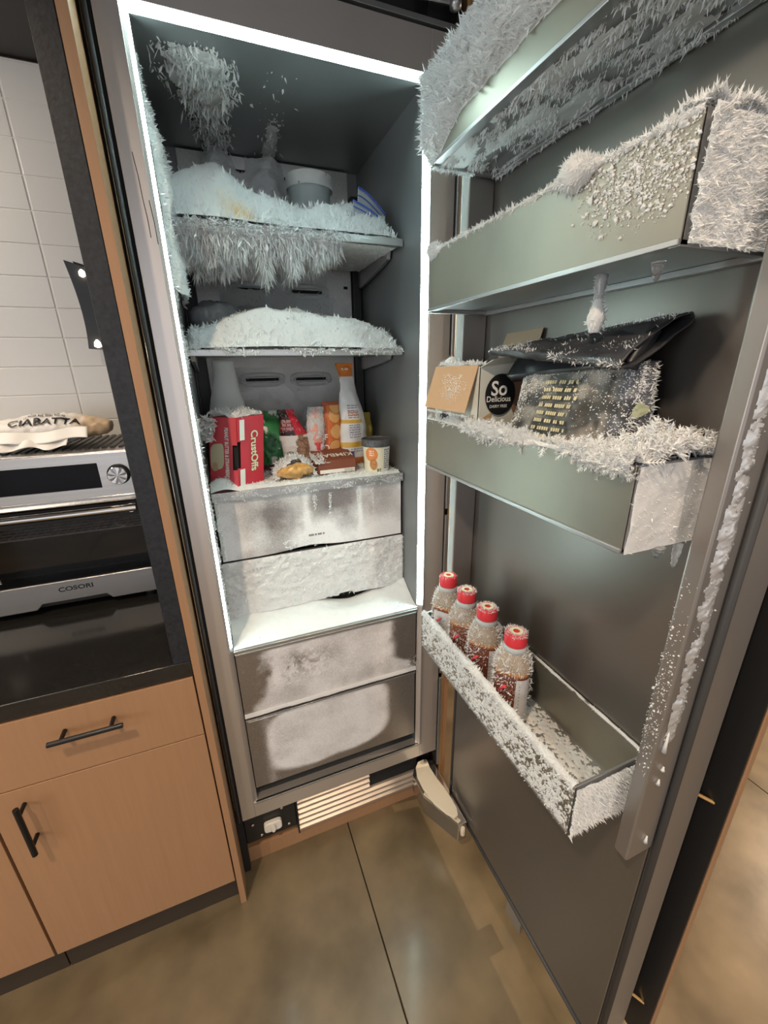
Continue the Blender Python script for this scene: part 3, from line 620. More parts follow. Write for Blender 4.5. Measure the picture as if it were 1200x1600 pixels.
for k in range(6):
    z0 = 0.072 + k * 0.0245; x1 = 0.512 if k < 3 else 0.322
    MB().prism([(0.066, 0.016, z0), (0.066, 0.014, z0 + 0.011), (0.066, 0.022, z0 + 0.0165), (0.066, 0.032, z0 + 0.0165), (0.066, 0.032, z0)], (x1 - 0.066, 0, 0)).build('slat', slm, gr)
box('grille_cutout', M['void'], gr, 0.324, 0.512, 0.026, 0.033, 0.146, 0.214, 0.001)
o = MB().box(-0.1225, 0.598, 0.029, 0.047, 0.0, 0.066).build('plinth_board', M['wood'], None, bevel=0.001)
tag(o, 'low oak plinth board on the floor under the freezer grille', 'plinth')

# bottom hinge
hp = [(0.507, 0.008), (0.490, -0.010), (0.479, -0.045), (0.479, -0.090), (0.490, -0.150), (0.512, -0.196), (0.530, -0.216), (0.544, -0.212), (0.552, -0.19), (0.552, -0.150), (0.548, -0.110), (0.541, -0.070), (0.538, -0.030), (0.541, 0.0), (0.530, 0.010)]
hg = MB().prism([(x, y, 0.166) for x, y in [(0.478, -0.01), (0.478, -0.098), (0.540, -0.225), (0.572, -0.225), (0.572, 0.02), (0.50, 0.02)]], (0, 0, -0.075)).build('hinge_block', M['polished'], fz, bevel=0.002)
MB().prism([(x, y, 0.197) for x, y in hp], (0, 0, -0.007)).build('hinge_arm', M['cream'], hg, bevel=0.0015)
MB().prism([(x, y, 0.176) for x, y in [(0.479, -0.094), (0.540, -0.222), (0.552, -0.218), (0.487, -0.088)]], (0, 0, -0.006)).build('hinge_lip', M['cream'], hg, bevel=0.001)
MB().lathe([(0.007, 0.197), (0.007, 0.203), (0.004, 0.204)], (0.532, -0.004, 0), 14).build('hinge_pin', M['bintrim'], hg)
MB().lathe([(0.007, 0.13), (0.008, 0.15), (0.006, 0.16)], (0.552, -0.232, 0), 14).build('bumper', M['cream'], hg)

# ------------------------------------------------------------------ freezer door, open at a right angle
XD = 0.576; DY0, DY1 = -0.105, -0.735; DZ0, DZ1 = 0.125, 2.215
dr = MB().box(XD + 0.006, 0.648, DY1, DY0, DZ0, DZ1).build('door', M['rail'], fz, bevel=0.003)
box('inner_panel', M['door'], dr, XD, XD + 0.008, DY1 + 0.012, DY0 - 0.012, DZ0 + 0.03, DZ1 - 0.03, 0.003)
gk = MB()
for y in (DY1 + 0.004, DY0 - 0.004): gk.tube([(XD + 0.004, y, DZ0 + 0.012), (XD + 0.004, y, DZ1 - 0.01)], 0.006, 10)
for z in (DZ0 + 0.012, DZ1 - 0.012): gk.tube([(XD + 0.004, DY1 + 0.004, z), (XD + 0.004, DY0 - 0.004, z)], 0.006, 10)
gk.build('gasket', M['rubber'], dr, smooth=True)
RZ0, RZ1 = 0.800, 2.15
rn = box('bin_rail', M['rail'], dr, 0.516, XD, -0.727, -0.703, RZ0, RZ1, 0.004)
rf_ = box('bin_rail', M['rail'], dr, 0.516, XD, -0.157, -0.128, RZ0, RZ1, 0.004)
# decor panel fixed to the outside of the door
box('mounting_panel', M['black'], dr, 0.648, 0.694, -0.700, DY0 - 0.02, 0.14, 2.2, 0.001)
box('mounting_panel', M['black'], dr, 0.6885, 0.6935, -0.760, DY0, 0.122, 2.29, 0.0005)
box('decor_panel', M['wood'], dr, 0.694, 0.709, -0.762, DY0 + 0.06, 0.12, 2.30, 0.0015)
for z in (0.23, 0.38, 0.88, 0.95, 1.04):
    MB().lathe([(0.004, -0.701), (0.0045, -0.712), (0.003, -0.714)], (0.672, 0, z), 10, 'y').build('screw', M['polished'], dr, smooth=True)
for z in (0.865, 0.25): MB().tube([(0.668, -0.706, z), (0.690, -0.740, z - 0.004)], 0.003, 8).build('mounting_pin', M['brass'], dr)
box('toe_bracket', M['bintrim'], dr, 0.596, 0.60, -0.47, -0.41, 0.03, 0.126, 0.001)
MB().tube([(0.60, -0.24, 0.105), (0.60, -0.34, 0.105)], 0.008, 10).build('closer_arm', M['black'], dr)

# tall oak panel on the hinge side with its metal strips
sp_ = thing('side_panel', 'tall oak side panel with metal strips behind the hinge edge of the door', 'panel', (0.61, 0.3, 0))
box('board', M['wood'], sp_, 0.599, 0.619, 0.004, 0.655, 0.0, 2.98, 0.001)
for z0, z1 in ((0.16, 0.56), (0.58, 1.15), (1.17, 1.72), (1.74, 2.25)):
    box('metal_strip', M['bintrim'], sp_, 0.579, 0.590, -0.004, 0.004, z0, z1, 0.002)
box('brass_edge', M['brass'], sp_, 0.5905, 0.5985, 0.0, 0.006, 0.0, 2.3, 0.0005)
box('dark_edge', M['void'], sp_, 0.5765, 0.5785, 0.002, 0.02, 0.0, 2.3, 0)
# ------------------------------------------------------------------ snow and frost in the cabinet
F3 = lambda u, v, a, b, k: fbm(p2(u, v, a, b), k, 5)
def h1(u, v):
    top = 0.075 + 0.050 * bump(u, 0.17, 0.13) - 0.012 * bump(u, 0.50, 0.12) - 0.012 * sst(0.6, 0.95, u)
    return top * sst(-0.03, 0.16, v) * sst(-0.02, 0.03, u) * sst(1.0, 0.93, u) * (0.75 + 0.25 * sst(0.9, 0.3, v)) + 0.040 * (F3(u, v, 9, 5, 1) - 0.5) * sst(0, 0.1, v)
def c1(u, v):
    k = np.clip(1.2 * bump(u, 0.285, 0.035) * bump(v, 0.02, 0.025) + 0.5 * bump(u, 0.23, 0.04) * bump(v, 0.04, 0.025), 0, 1)[:, None] * np.clip(F3(u, v, 60, 40, 4) * 2.2 - 0.5, 0, 1)[:, None]
    return np.array([[1, 1, 1.0]]) * (1 - k) + np.array([[0.95, 0.62, 0.22]]) * k
Ss1 = plane((-0.046, 0.110, Z1 + 0.002), (0.536, 0, 0), (0, 0.33, 0))
frost('snow_drift', sh1, Ss1, (0, 0, 1), h1, (150, 90), 9000, 0.013, 'blade', 0.7, 31, material='snow', colf=c1, dens=lambda u, v: (h1(u, v) > 0.002) * (1 - 0.8 * v))
frost('rim_frost', sh1, plane((-0.046, 0.111, Z1 - 0.006), (0.536, 0, 0), (0, 0.004, 0.010)), (0, -0.8, 0.2), lambda u, v: 0.012 * (F3(u, v, 22, 1, 8) - 0.50), (160, 4), 3000, 0.016, 'blade', 0.6, 35, width=0.009, bias=(0, 0, -0.9), dens=lambda u, v: (0.6 * (F3(u, v, 22, 1, 8) > 0.46) + 0.1) * sst(0.85, 0.6, u))
def hu(u, v): return (0.055 * bump(u, 0.40, 0.24) + 0.028 * bump(u, 0.1, 0.2) + 0.01) * sst(1.0, 0.6, v) * (0.25 + 1.5 * F3(u, v, 16, 5, 2) ** 1.6) * sst(0.80, 0.62, u) * sst(-0.02, 0.16, v)
frost('hanging_frost', sh1, plane((-0.046, 0.115, Z1 - 0.011), (0.536, 0, 0), (0, 0.22, 0)), (0, -0.12, -1), hu, (170, 40), 16000, 0.026, 'blade', 0.5, 32, width=0.013, bias=(0, -0.25, -0.8), dens=lambda u, v: (hu(u, v) > 0.004) * (1.0 - 0.7 * v))
frost('hanging_frost', sh1, plane((0.27, 0.125, Z1 - 0.010), (0.21, 0, 0), (0, 0.30, 0)), (0, 0, -1), lambda u, v: 0.003 + 0.006 * (F3(u, v, 9, 9, 6) - 0.4), (50, 50), 900, 0.005, 'spike', 0.6, 33)
def h2(u, v):
    top = 0.045 + 0.055 * bump(u, 0.36, 0.24) + 0.030 * bump(u, 0.68, 0.2)
    return top * sst(-0.04, 0.18, v) * sst(-0.02, 0.03, u) * sst(1.0, 0.95, u) + 0.030 * (F3(u, v, 10, 6, 12) - 0.5) * sst(0, 0.1, v) * sst(1.0, 0.95, u) + 0.03 * sst(0.4, 1, v) * bump(u, 0.3, 0.25)
Ss2 = plane((-0.047, 0.106, Z2 + 0.001), (0.540, 0, 0), (0, 0.33, 0))
frost('snow_drift', sh2, Ss2, (0, -0.12, 1), h2, (150, 90), 12000, 0.011, 'blade', 0.8, 41, material='snow', dens=lambda u, v: (h2(u, v) > 0.002) * (1 - 0.8 * v))
frost('rim_frost', sh2, plane((-0.046, 0.110, Z2 - 0.004), (0.536, 0, 0), (0, 0.0, 0.010)), (0, -1, -0.2), lambda u, v: 0.016 * (F3(u, v, 12, 1, 28) - 0.50), (160, 4), 2000, 0.009, 'blade', 0.8, 42, bias=(0, 0, -0.4), dens=lambda u, v: 1.0 * (F3(u, v, 12, 1, 28) > 0.52) + 0.05 + sst(0.85, 1, u))
def h3(u, v): return 0.009 * sst(0.0, 0.1, v) * (0.4 + F3(u, v, 12, 8, 7)) + 0.028 * bump(u, 0.06, 0.08) * bump(v, 0.12, 0.15) - 0.004
frost('snow_drift', sh3, plane((-0.046, 0.108, Z3 + 0.002), (0.536, 0, 0), (0, 0.33, 0)), (0, 0, 1), h3, (120, 60), 5200, 0.008, 'blade', 0.8, 51, material='snow')
frost('rim_frost', sh3, plane((-0.046, 0.107, Z3 - 0.020), (0.536, 0, 0), (0, 0.0, 0.024)), (0, -1, -0.2), lambda u, v: 0.006 * (F3(u, v, 16, 2, 9) - 0.6), (120, 4), 1400, 0.005, 'spike', 0.7, 52, sheet=False, dens=lambda u, v: 0.7 * (F3(u, v, 16, 2, 9) > 0.55) + 0.05)
# back wall heap behind the second shelf and the ice bag neck
frost('wall_frost', fz, plane((0.05, YBK - 0.014, 1.64), (0.36, 0, 0), (0, 0, 0.22)), (0, -1, 0.1), lambda u, v: 0.05 * bump(u, 0.35, 0.35) * sst(0.75, 0.2, v) + 0.012 * (F3(u, v, 8, 6, 3) - 0.55), (70, 50), 2600, 0.008, 'spike', 0.8, 53)
frost('wall_frost', fz, plane((0.0, YBK - 0.014, 1.27), (0.44, 0, 0), (0, 0, 0.30)), (0, -1, 0.1), lambda u, v: 0.012 * (F3(u, v, 9, 7, 13) - 0.48) * sst(1.0, 0.7, v), (80, 60), 2600, 0.004, 'spike', 0.8, 54)
# ceiling frost, two streaks running towards the back slots
def cm(u, v): return bump(u, 0.20 + 0.14 * v, 0.13 - 0.05 * v) * sst(0.0, 0.2, v) * 1.1 + 0.34 * bump(u, 0.24, 0.26) * bump(v, 0.28, 0.22)
def cm2(u, v): return bump(u, 0.60 + 0.06 * v, 0.045 + 0.05 * sst(0.75, 0.2, v)) * (0.25 + 1.2 * sst(0.35, 0.8, v)) * sst(0.05, 0.2, v)
Sc = plane((-0.048, 0.02, ZT - 0.001), (0.42, 0, 0), (0, 0.44, 0))
frost('ceiling_frost', fz, Sc, (0, 0, -1), lambda u, v: 0.010 * cm(u, v) * (0.2 + 1.3 * F3(u, v, 22, 22, 3)) - 0.006, (90, 90), 2600, 0.020, 'blade', 0.5, 61, width=0.018, bias=(0, -0.5, 0), dens=lambda u, v: np.clip(cm(u, v) * 1.3 - 0.25, 0, 1) * (F3(u, v, 16, 16, 5) > 0.42))
frost('ceiling_frost', fz, Sc, (0, 0, -1), lambda u, v: 0.008 * cm2(u, v) * (0.4 + F3(u, v, 14, 14, 8)) - 0.006, (90, 90), 700, 0.014, 'blade', 0.5, 62, width=0.014, bias=(0, -0.4, 0), dens=lambda u, v: np.clip(cm2(u, v) * 0.8, 0, 0.7) * (F3(u, v, 26, 26, 5) > 0.42))
frost('wall_frost', fz, plane((0.05, YBK - 0.013, 1.94), (0.30, 0, 0), (0, 0, 0.18)), (0, -1, 0), lambda u, v: 0.05 * (bump(u, 0.12, 0.10 + 0.2 * (1 - v)) + bump(u, 0.56, 0.13 + 0.15 * (1 - v))) * (0.5 + F3(u, v, 8, 8, 3)) - 0.010, (70, 50), 2600, 0.007, 'spike', 0.8, 63)
# left wall
frost('wall_frost', fz, plane((XL, 0.018, 1.72), (0, 0.40, 0), (0, 0, 0.38)), (1, -0.1, 0), lambda u, v: 0.030 * bump(u, 0.35, 0.3) * sst(1.0, 0.6, v) * (0.3 + F3(u, v, 8, 8, 3)) - 0.004, (60, 60), 2600, 0.009, 'blade', 0.7, 64)
frost('wall_frost', fz, plane((XL, 0.016, 0.87), (0, 0.06, 0), (0, 0, 1.22)), (1, -0.2, 0), lambda u, v: 0.010 * (F3(u, v, 2, 26, 23) - 0.52), (6, 240), 2200, 0.006, 'spike', 0.7, 65, dens=lambda u, v: 1.0 * (F3(u, v, 2, 26, 23) > 0.48) + 0.04)
# drawers: crust on the second, furry edges, snow on the sill
def hd2(u, v): return 0.0035 + 0.013 * (F3(u, v, 34, 13, 4) - 0.38) * (0.5 + 0.7 * v)
frost('frost_crust', d2, plane((-0.046, 0.119, 0.886), (0.536, 0, 0), (0, 0, 0.173)), (0, -1, 0.1), lambda u, v: hd2(u, v) - 0.006 * bump(u, 0.64, 0.14) * bump(v, 0, 0.1), (240, 90), 9000, 0.0060, 'spike', 0.7, 71, dens=lambda u, v: 0.25 + 0.75 * (F3(u, v, 26, 10, 4) > 0.5))
def edgeN(u, v): return np.stack([-0.8 + 0 * u, -0.5 + 0 * u, 0 * u], -1)
frost('edge_frost', d2, plane((-0.045, 0.117, 0.885), (0, 0, 0.173), (0.004, 0, 0)), edgeN, lambda u, v: 0.003 + 0 * u, (60, 3), 700, 0.006, 'spike', 0.6, 72)
frost('edge_frost', d2, plane((0.487, 0.117, 0.885), (0, 0, 0.173), (0.004, 0, 0)), (0.6, -0.6, 0), lambda u, v: 0.003 + 0 * u, (60, 3), 600, 0.006, 'spike', 0.6, 73)
frost('edge_frost', d1, plane((-0.043, 0.115, 1.066), (0, 0, 0.165), (0.012, 0, 0)), edgeN, lambda u, v: 0.002 * (F3(u, v, 12, 2, 3) - 0.3), (60, 3), 700, 0.005, 'spike', 0.6, 74)
frost('edge_frost', d1, plane((0.12, 0.115, 1.07), (0.14, 0, 0), (0, 0, 0.03)), (0, -1, 0), lambda u, v: 0.004 * (F3(u, v, 12, 4, 3) - 0.5), (40, 10), 700, 0.004, 'spike', 0.6, 75, sheet=False)
for q, (xx, w) in enumerate(((0.215, 0.012), (0.262, 0.008), (0.345, 0.010), (0.395, 0.006))):
    frost('edge_frost', d1, plane((xx, 0.116, 1.225), (w, 0, 0), (0, 0, -0.05 - 0.03 * (q % 2))), (0, -1, 0), lambda u, v: 0.005 * (1 - v) * (F3(u, v, 3, 6, 3 + q)), (8, 20), 120, 0.006, 'spike', 0.6, 76 + q, sheet=False, dens=lambda u, v: (1 - v) * np.exp(-((u - 0.5) / 0.4) ** 2))
def hs(u, v): return 0.004 + 0.034 * sst(0.1, 1.0, v) * (1 - 0.9 * bump(u, 0.66, 0.15) * sst(0.3, 0.8, v)) * (0.6 + 0.7 * F3(u, v, 9, 3, 6)) + 0.02 * sst(0.86, 1.0, u) * v
frost('sill_snow', sill, plane((-0.048, 0.006, 0.851), (0.544, 0, 0), (0, 0.13, 0)), (0, 0, 1), hs, (150, 40), 2600, 0.004, 'spike', 0.8, 81, material='snow', dens=lambda u, v: 0.15 + 0.85 * (F3(u, v, 12, 5, 9) > 0.55))
frost('edge_frost', d3, plane((-0.047, 0.003, 0.624), (0.538, 0, 0), (0, 0, 0.012)), (0, -0.8, -0.5), lambda u, v: 0.004 * (0.3 + F3(u, v, 10, 1, 6)) * (1 - v), (120, 6), 900, 0.003, 'spike', 0.7, 82)
frost('edge_frost', d3, plane((0.30, 0.004, 0.628), (0.195, 0, 0), (0, 0, 0.05)), (0, -1, 0), lambda u, v: 0.006 * sst(0.75, 1.0, u) * (1 - v) - 0.001, (60, 20), 300, 0.005, 'spike', 0.6, 83, sheet=False, dens=lambda u, v: sst(0.75, 1.0, u) * (1 - v))
frost('frost_crust', d3, plane((0.04, 0.004, 0.68), (0.20, 0, 0), (0, 0, 0.13)), (0, -1, 0), lambda u, v: 0.007 * (F3(u, v, 14, 12, 26) - 0.50) * np.clip(rr(u, v, 0.5, 0.5, 0.5, 0.5, 2), 0, 1), (90, 60), 1500, 0.004, 'spike', 0.7, 84, sheet=False, dens=lambda u, v: np.clip(rr(u, v, 0.5, 0.5, 0.5, 0.5, 2), 0, 1) * (F3(u, v, 24, 18, 26) > 0.50))
frost('frost_crust', d4, plane((0.05, 0.004, 0.39), (0.34, 0, 0), (0, 0, 0.20)), (0, -1, 0), lambda u, v: 0.0030 * (F3(u, v, 14, 12, 36) - 0.52) * np.clip(rr(u, v, 0.5, 0.5, 0.5, 0.5, 2), 0, 1), (90, 60), 700, 0.003, 'spike', 0.7, 85, sheet=False, dens=lambda u, v: np.clip(rr(u, v, 0.5, 0.5, 0.5, 0.5, 2), 0, 1) * (F3(u, v, 24, 18, 36) > 0.5))
frost('edge_frost', d4, plane((-0.04, 0.004, 0.603), (0.5, 0, 0), (0, 0, 0.008)), (0, -1, 0.4), lambda u, v: 0.003 * F3(u, v, 10, 1, 6) * sst(0.75, 0.6, u), (100, 4), 500, 0.003, 'spike', 0.7, 86)

# ------------------------------------------------------------------ door bins
BX0, BX1, BY0, BY1 = 0.430, 0.574, -0.163, -0.680
def door_bin(z0, z1, label):
    t = thing('door_bin', label, 'door bin', (0.5, -0.42, z0), 'steel bins hung on the freezer door')
    box('front_panel', M['bin'], t, BX0, BX0 + 0.004, BY1, BY0, z0 + 0.004, z1, 0.001)
    box('back_panel', M['bin'], t, BX1 - 0.004, BX1, BY1, BY0, z0 + 0.004, z1 + 0.012, 0.001)
    for y in (BY1, BY0 - 0.004): box('end_panel', M['bintrim'], t, BX0 + 0.0005, BX1 - 0.0005, y, y + 0.004, z0 + 0.002, z1 + 0.001, 0.001)
    box('floor_panel', M['bintrim'], t, BX0 + 0.004, BX1 - 0.004, BY1 + 0.004, BY0 - 0.004, z0 + 0.004, z0 + 0.008, 0.0)
    MB().box(BX0 - 0.003, BX0 + 0.012, BY1, BY0, z0, z0 + 0.006).box(BX1 - 0.012, BX1, BY1, BY0, z0 - 0.004, z0 + 0.004).box(BX0, BX1, BY0 - 0.012, BY0, z0 - 0.003, z0 + 0.004).box(BX0, BX1, BY1, BY1 + 0.012, z0 - 0.001, z0 + 0.004).build('bottom_trim', M['bintrim'], t, bevel=0.001)
    return t
B1, B2, B3, B4 = (1.913, 2.022), (1.669, 1.774), (1.346, 1.454), (0.852, 0.952)
b1 = door_bin(*B1, 'topmost steel door bin, its whole front furred with thick frost')
b2 = door_bin(*B2, 'steel door bin with crystal patch, frost-crusted end and a hanging icicle')
b3 = door_bin(*B3, 'steel door bin holding the black foil pouch and the open carton')
b4 = door_bin(*B4, 'lowest steel door bin holding four red-capped bottles')
LY = BY1 - BY0
def front(z0, z1, grow=0.0): return plane((BX0 - 0.0005, BY0, z0), (0, LY, 0), (0, 0, z1 - z0 + grow))
def end(z0, z1): return plane((BX0, BY1 - 0.0005, z0), (BX1 - BX0 - 0.004, 0, 0), (0, 0, z1 - z0))
def rim(z1, x=BX0 + 0.002):
    return lambda u, v: np.stack([np.full_like(u, x), BY0 + LY * u, np.full_like(u, z1)], -1)
def rimN(u, v):
    a = np.pi * (v * 1.5 - 0.2); return np.stack([-np.sin(a * 0.9) , 0 * u, np.cos(a * 0.9)], -1)
# bin 1
def hb1(u, v): return 0.022 * sst(0.0, 0.25, v - (0.30 - 0.38 * sst(0.22, 0.0, u) + 0.14 * (F3(u, v, 10, 2, 4) - 0.5) + 0.05 * u)) * (0.7 + 0.7 * F3(u, v, 16, 5, 7)) - 0.0015
frost('frost_crust', b1, front(B1[0], B1[1], 0.012), (-1, 0, 0.15), hb1, (150, 50), 12000, 0.011, 'spike', 0.75, 101)
def hb1u(u, v): return 0.006 * (F3(u, v, 8, 4, 5) - 0.56)
frost('hanging_frost', b1, plane((BX0 + 0.012, BY0 - 0.01, B1[0] + 0.001), (0, LY + 0.02, 0), (0.118, 0, 0)), (0, 0, -1), hb1u, (120, 40), 3200, 0.009, 'blade', 0.5, 102, bias=(-0.3, 0.3, -0.2), width=0.007, dens=lambda u, v: 1.0 * (F3(u, v, 26, 12, 15) > 0.55 - 0.12 * u) * (0.25 + 0.75 * (1 - v)))
frost('hanging_frost', b1, plane((BX1 - 0.014, BY0, B1[0] - 0.003), (0, LY, 0), (0.012, 0, 0)), (-0.3, 0, -1), lambda u, v: 0.004 * (F3(u, v, 20, 1, 3) - 0.4), (120, 4), 900, 0.006, 'spike', 0.6, 103)
frost('hanging_frost', b1, plane((BX0, BY0 + 0.001, B1[0] - 0.002), (0.09, 0, 0), (0, -0.01, 0)), (0, -0.3, -1), lambda u, v: 0.004 * (F3(u, v, 8, 1, 3) - 0.2), (30, 4), 200, 0.006, 'spike', 0.6, 104)
# bin 2
def hr2(u, v): return 0.0018 + 0.007 * np.clip(F3(u, 0 * v, 14, 1, 6) - 0.48, 0, 1) + 0.016 * bump(u, 0.72, 0.045) + 0.011 * bump(u, 0.03, 0.035) + 0.0015 * sst(0.75, 1, u)
frost('rim_frost', b2, rim(B2[1]), rimN, hr2, (220, 9), 5200, 0.0055, 'spike', 0.7, 111, dens=lambda u, v: 0.12 + 0.8 * sst(0.004, 0.012, hr2(u, v)))
def hb2f(u, v):
    k = np.clip(1.25 - np.sqrt(((u - 0.90) / 0.16) ** 2 + ((v - 0.70) / 0.42) ** 2), 0, 1); return k
frost('frost_chunks', b2, front(*B2), (-1, 0, 0), hb2f, (3, 3), 3200, 0.0021, 'chunk', 0.8, 112, sheet=False, spread=0.55, dens=lambda u, v: (hb2f(u, v) * 1.1) ** 1.3)
for o_ in (b2,): pass
def hb2e(u, v): return 0.005 + 0.010 * (F3(u, v, 9, 8, 6) - 0.3) + 0.006 * sst(0.6, 1, u) * (1 - v)
frost('frost_crust', b2, end(*B2), (0, -1, 0), hb2e, (70, 60), 6500, 0.0060, 'spike', 0.7, 113)
frost('frost_crust', b2, plane((BX0 - 0.002, BY1 + 0.05, B2[1] - 0.004), (0.138, 0, 0), (0, -0.058, 0)), (0, 0, 1), lambda u, v: (0.004 + 0.022 * (F3(u, v, 5, 5, 9) - 0.35)) * sst(0, 0.4, v) + 0.004 * v, (60, 50), 3600, 0.008, 'spike', 0.8, 114)
# bin 3
def hr3(u, v): return 0.0015 + 0.014 * np.clip(F3(u, 0 * v, 12, 1, 16) - 0.36, 0, 1) * sst(0.12, 0.3, u) + 0.012 * sst(0.72, 0.95, u) + 0.006 * bump(u, 0.5, 0.2)
frost('rim_frost', b3, rim(B3[1]), rimN, hr3, (220, 9), 3200, 0.009, 'fern', 0.55, 121, bias=(0.5, 0, 0.6), dens=lambda u, v: 0.05 + 0.95 * sst(0.003, 0.010, hr3(u, v)))
frost('rim_frost', b3, plane((BX0 + 0.004, BY0 - 0.08, B3[1] - 0.012), (0, LY + 0.08, 0), (0.03, 0, 0)), (0, 0, 1), lambda u, v: 0.016 * (1 - v) * (0.3 + F3(u, v, 12, 2, 5)) + 0.004, (120, 10), 2600, 0.009, 'fern', 0.6, 122)
def hb3t(u, v): return (0.004 + 0.026 * bump(v, 0.75, 0.35) * bump(u, 0.42, 0.4) * (0.4 + F3(u, v, 5, 5, 19)))
frost('corner_frost', b3, plane((BX0, BY1 + 0.085, B3[1] - 0.004), (0.138, 0, 0), (0, -0.09, 0)), (0, -0.15, 1), hb3t, (50, 40), 2600, 0.014, 'fern', 0.6, 123)
def hb3e(u, v): return 0.004 + 0.004 * (F3(u, v, 5, 5, 26) - 0.4) + 0.005 * sst(0.75, 1, u)
frost('frost_crust', b3, end(*B3), (0, -1, 0), hb3e, (60, 60), 900, 0.0035, 'spike', 0.6, 124, dens=lambda u, v: 0.2 + 0.8 * sst(0.8, 1, u))
frost('edge_frost', b3, plane((BX1 - 0.006, BY1 - 0.004, B3[0] - 0.004), (0, 0, 0.11), (0.004, 0, 0)), (1, -0.5, -0.1), lambda u, v: 0.003 + 0.002 * F3(u, v, 8, 1, 3), (50, 3), 1100, 0.008, 'spike', 0.5, 125)
# bin 4
def hr4(u, v): return 0.0035 + 0.008 * F3(u, 0 * v, 16, 1, 36)
frost('rim_frost', b4, rim(B4[1]), rimN, hr4, (220, 9), 3600, 0.0055, 'blade', 0.7, 131)
def hb4f(u, v): return 0.0060 * (F3(u, v, 110, 24, 46) - 0.52) + 0.0022 * (F3(u, v, 14, 4, 47) - 0.5)
frost('frost_crust', b4, front(*B4), (-1, 0, 0), hb4f, (420, 90), 7000, 0.0042, 'blade', 0.7, 132, dens=lambda u, v: 0.2 + 0.7 * (hb4f(u, v) > 0.0))
def hb4e(u, v): return 0.004 + 0.006 * (F3(u, v, 6, 6, 56) - 0.35)
frost('frost_crust', b4, end(*B4), (0, -1, 0), hb4e, (60, 60), 4600, 0.0060, 'spike', 0.7, 133, bias=(0, 0, -0.3), dens=lambda u, v: 0.5 + 0.5 * sst(0.3, 0, v))
frost('frost_crust', b4, plane((BX0 + 0.006, BY1 + 0.006, B4[0] + 0.009), (0.128, 0, 0), (0, 0.26, 0)), (0, 0, 1), lambda u, v: 0.005 * (F3(u, v, 26, 46, 66) - 0.56) + 0.0012 * bump(u, 0.75, 0.12), (100, 180), 1500, 0.003, 'spike', 0.7, 134)
frost('rim_frost', b4, rim(B4[1] + 0.010, BX1 - 0.002), rimN, lambda u, v: 0.0012 + 0.003 * F3(u, v, 18, 1, 7), (160, 9), 700, 0.003, 'spike', 0.7, 135)
# icicles
def icicle(parent, x, y, z, l, r, wob=0.002, knob=0.0, seed=1):
    rg = random.Random(seed); P = []; R = []
    for k in range(12):
        a = k / 11; P.append((x + wob * rg.uniform(-1, 1) * a, y + wob * rg.uniform(-1, 1) * a, z - l * a))
        R.append(r * (1 - a) ** 0.7 * rg.uniform(0.85, 1.15) + 0.0012 + knob * bump(a, 0.9, 0.12))
    R[-1] = 0.0008
    return MB().tube(P, R, 10).build('icicle', M['ice'], parent, smooth=True)
icicle(b3, 0.490, -0.684, 1.347, 0.016, 0.008, 0.001, 0, 2); icicle(b3, 0.528, -0.684, 1.345, 0.036, 0.0055, 0.002, 0.0012, 3)
icicle(b2, 0.470, -0.63, 1.668, 0.020, 0.006, 0.001, 0, 5)
ic = icicle(b2, 0.470, -0.555, 1.668, 0.062, 0.007, 0.003, 0.004, 4)
frost('icicle_frost', b2, lambda u, v: np.stack([0.470 + 0.004 * np.cos(6.28 * u), -0.555 + 0.004 * np.sin(6.28 * u), 1.668 - 0.066 * v], -1), lambda u, v: np.stack([np.cos(6.28 * u), np.sin(6.28 * u), 0 * u], -1), lambda u, v: 0.001 + 0.006 * bump(v, 0.75, 0.2), (10, 14), 260, 0.005, 'blade', 0.7, 141)
# ice beads and drips down the near door rail
def hri(u, v): return (0.0085 * F3(u, v, 70, 3, 71) ** 1.6 * bump(v, 0.35, 0.26) * sst(0.26, 0.34, u) * sst(1.0, 0.9, u)) - 0.0014 + 0.004 * bump(u, 0.66, 0.04) * bump(v, 0.4, 0.2)
frost('rail_ice', rn, plane((0.522, -0.728, RZ0), (0, 0, 0.85), (0.05, 0, 0)), (0, -1, 0), hri, (400, 24), 200, 0.0025, 'chunk', 0.6, 142, material='beadice', dens=lambda u, v: bump(v, 0.4, 0.2) * (u > 0.3))
frost('rail_frost', rn, plane((0.5155, -0.703, 0.98), (0, 0, 0.34), (0, -0.022, 0)), (-1, 0, 0), lambda u, v: 0.5 + 0 * u, (3, 3), 420, 0.0012, 'chunk', 0.6, 143, sheet=False, dens=lambda u, v: bump(u, 0.4, 0.35) * (0.4 + 0.6 * (1 - v)))
for dn in (): pass
for k, (x, z, l) in enumerate(((0.532, 1.07, 0.035), (0.540, 0.975, 0.008), (0.550, 0.845, 0.012), (0.542, 1.0, 0.006))):
    MB().tube([(x, -0.7285, z), (x - 0.002, -0.7295, z - l * 0.6), (x - 0.002, -0.7295, z - l)], [0.0012, 0.0022, 0.0034], 8).build('frozen_drip', M['frost'], rn, smooth=True)
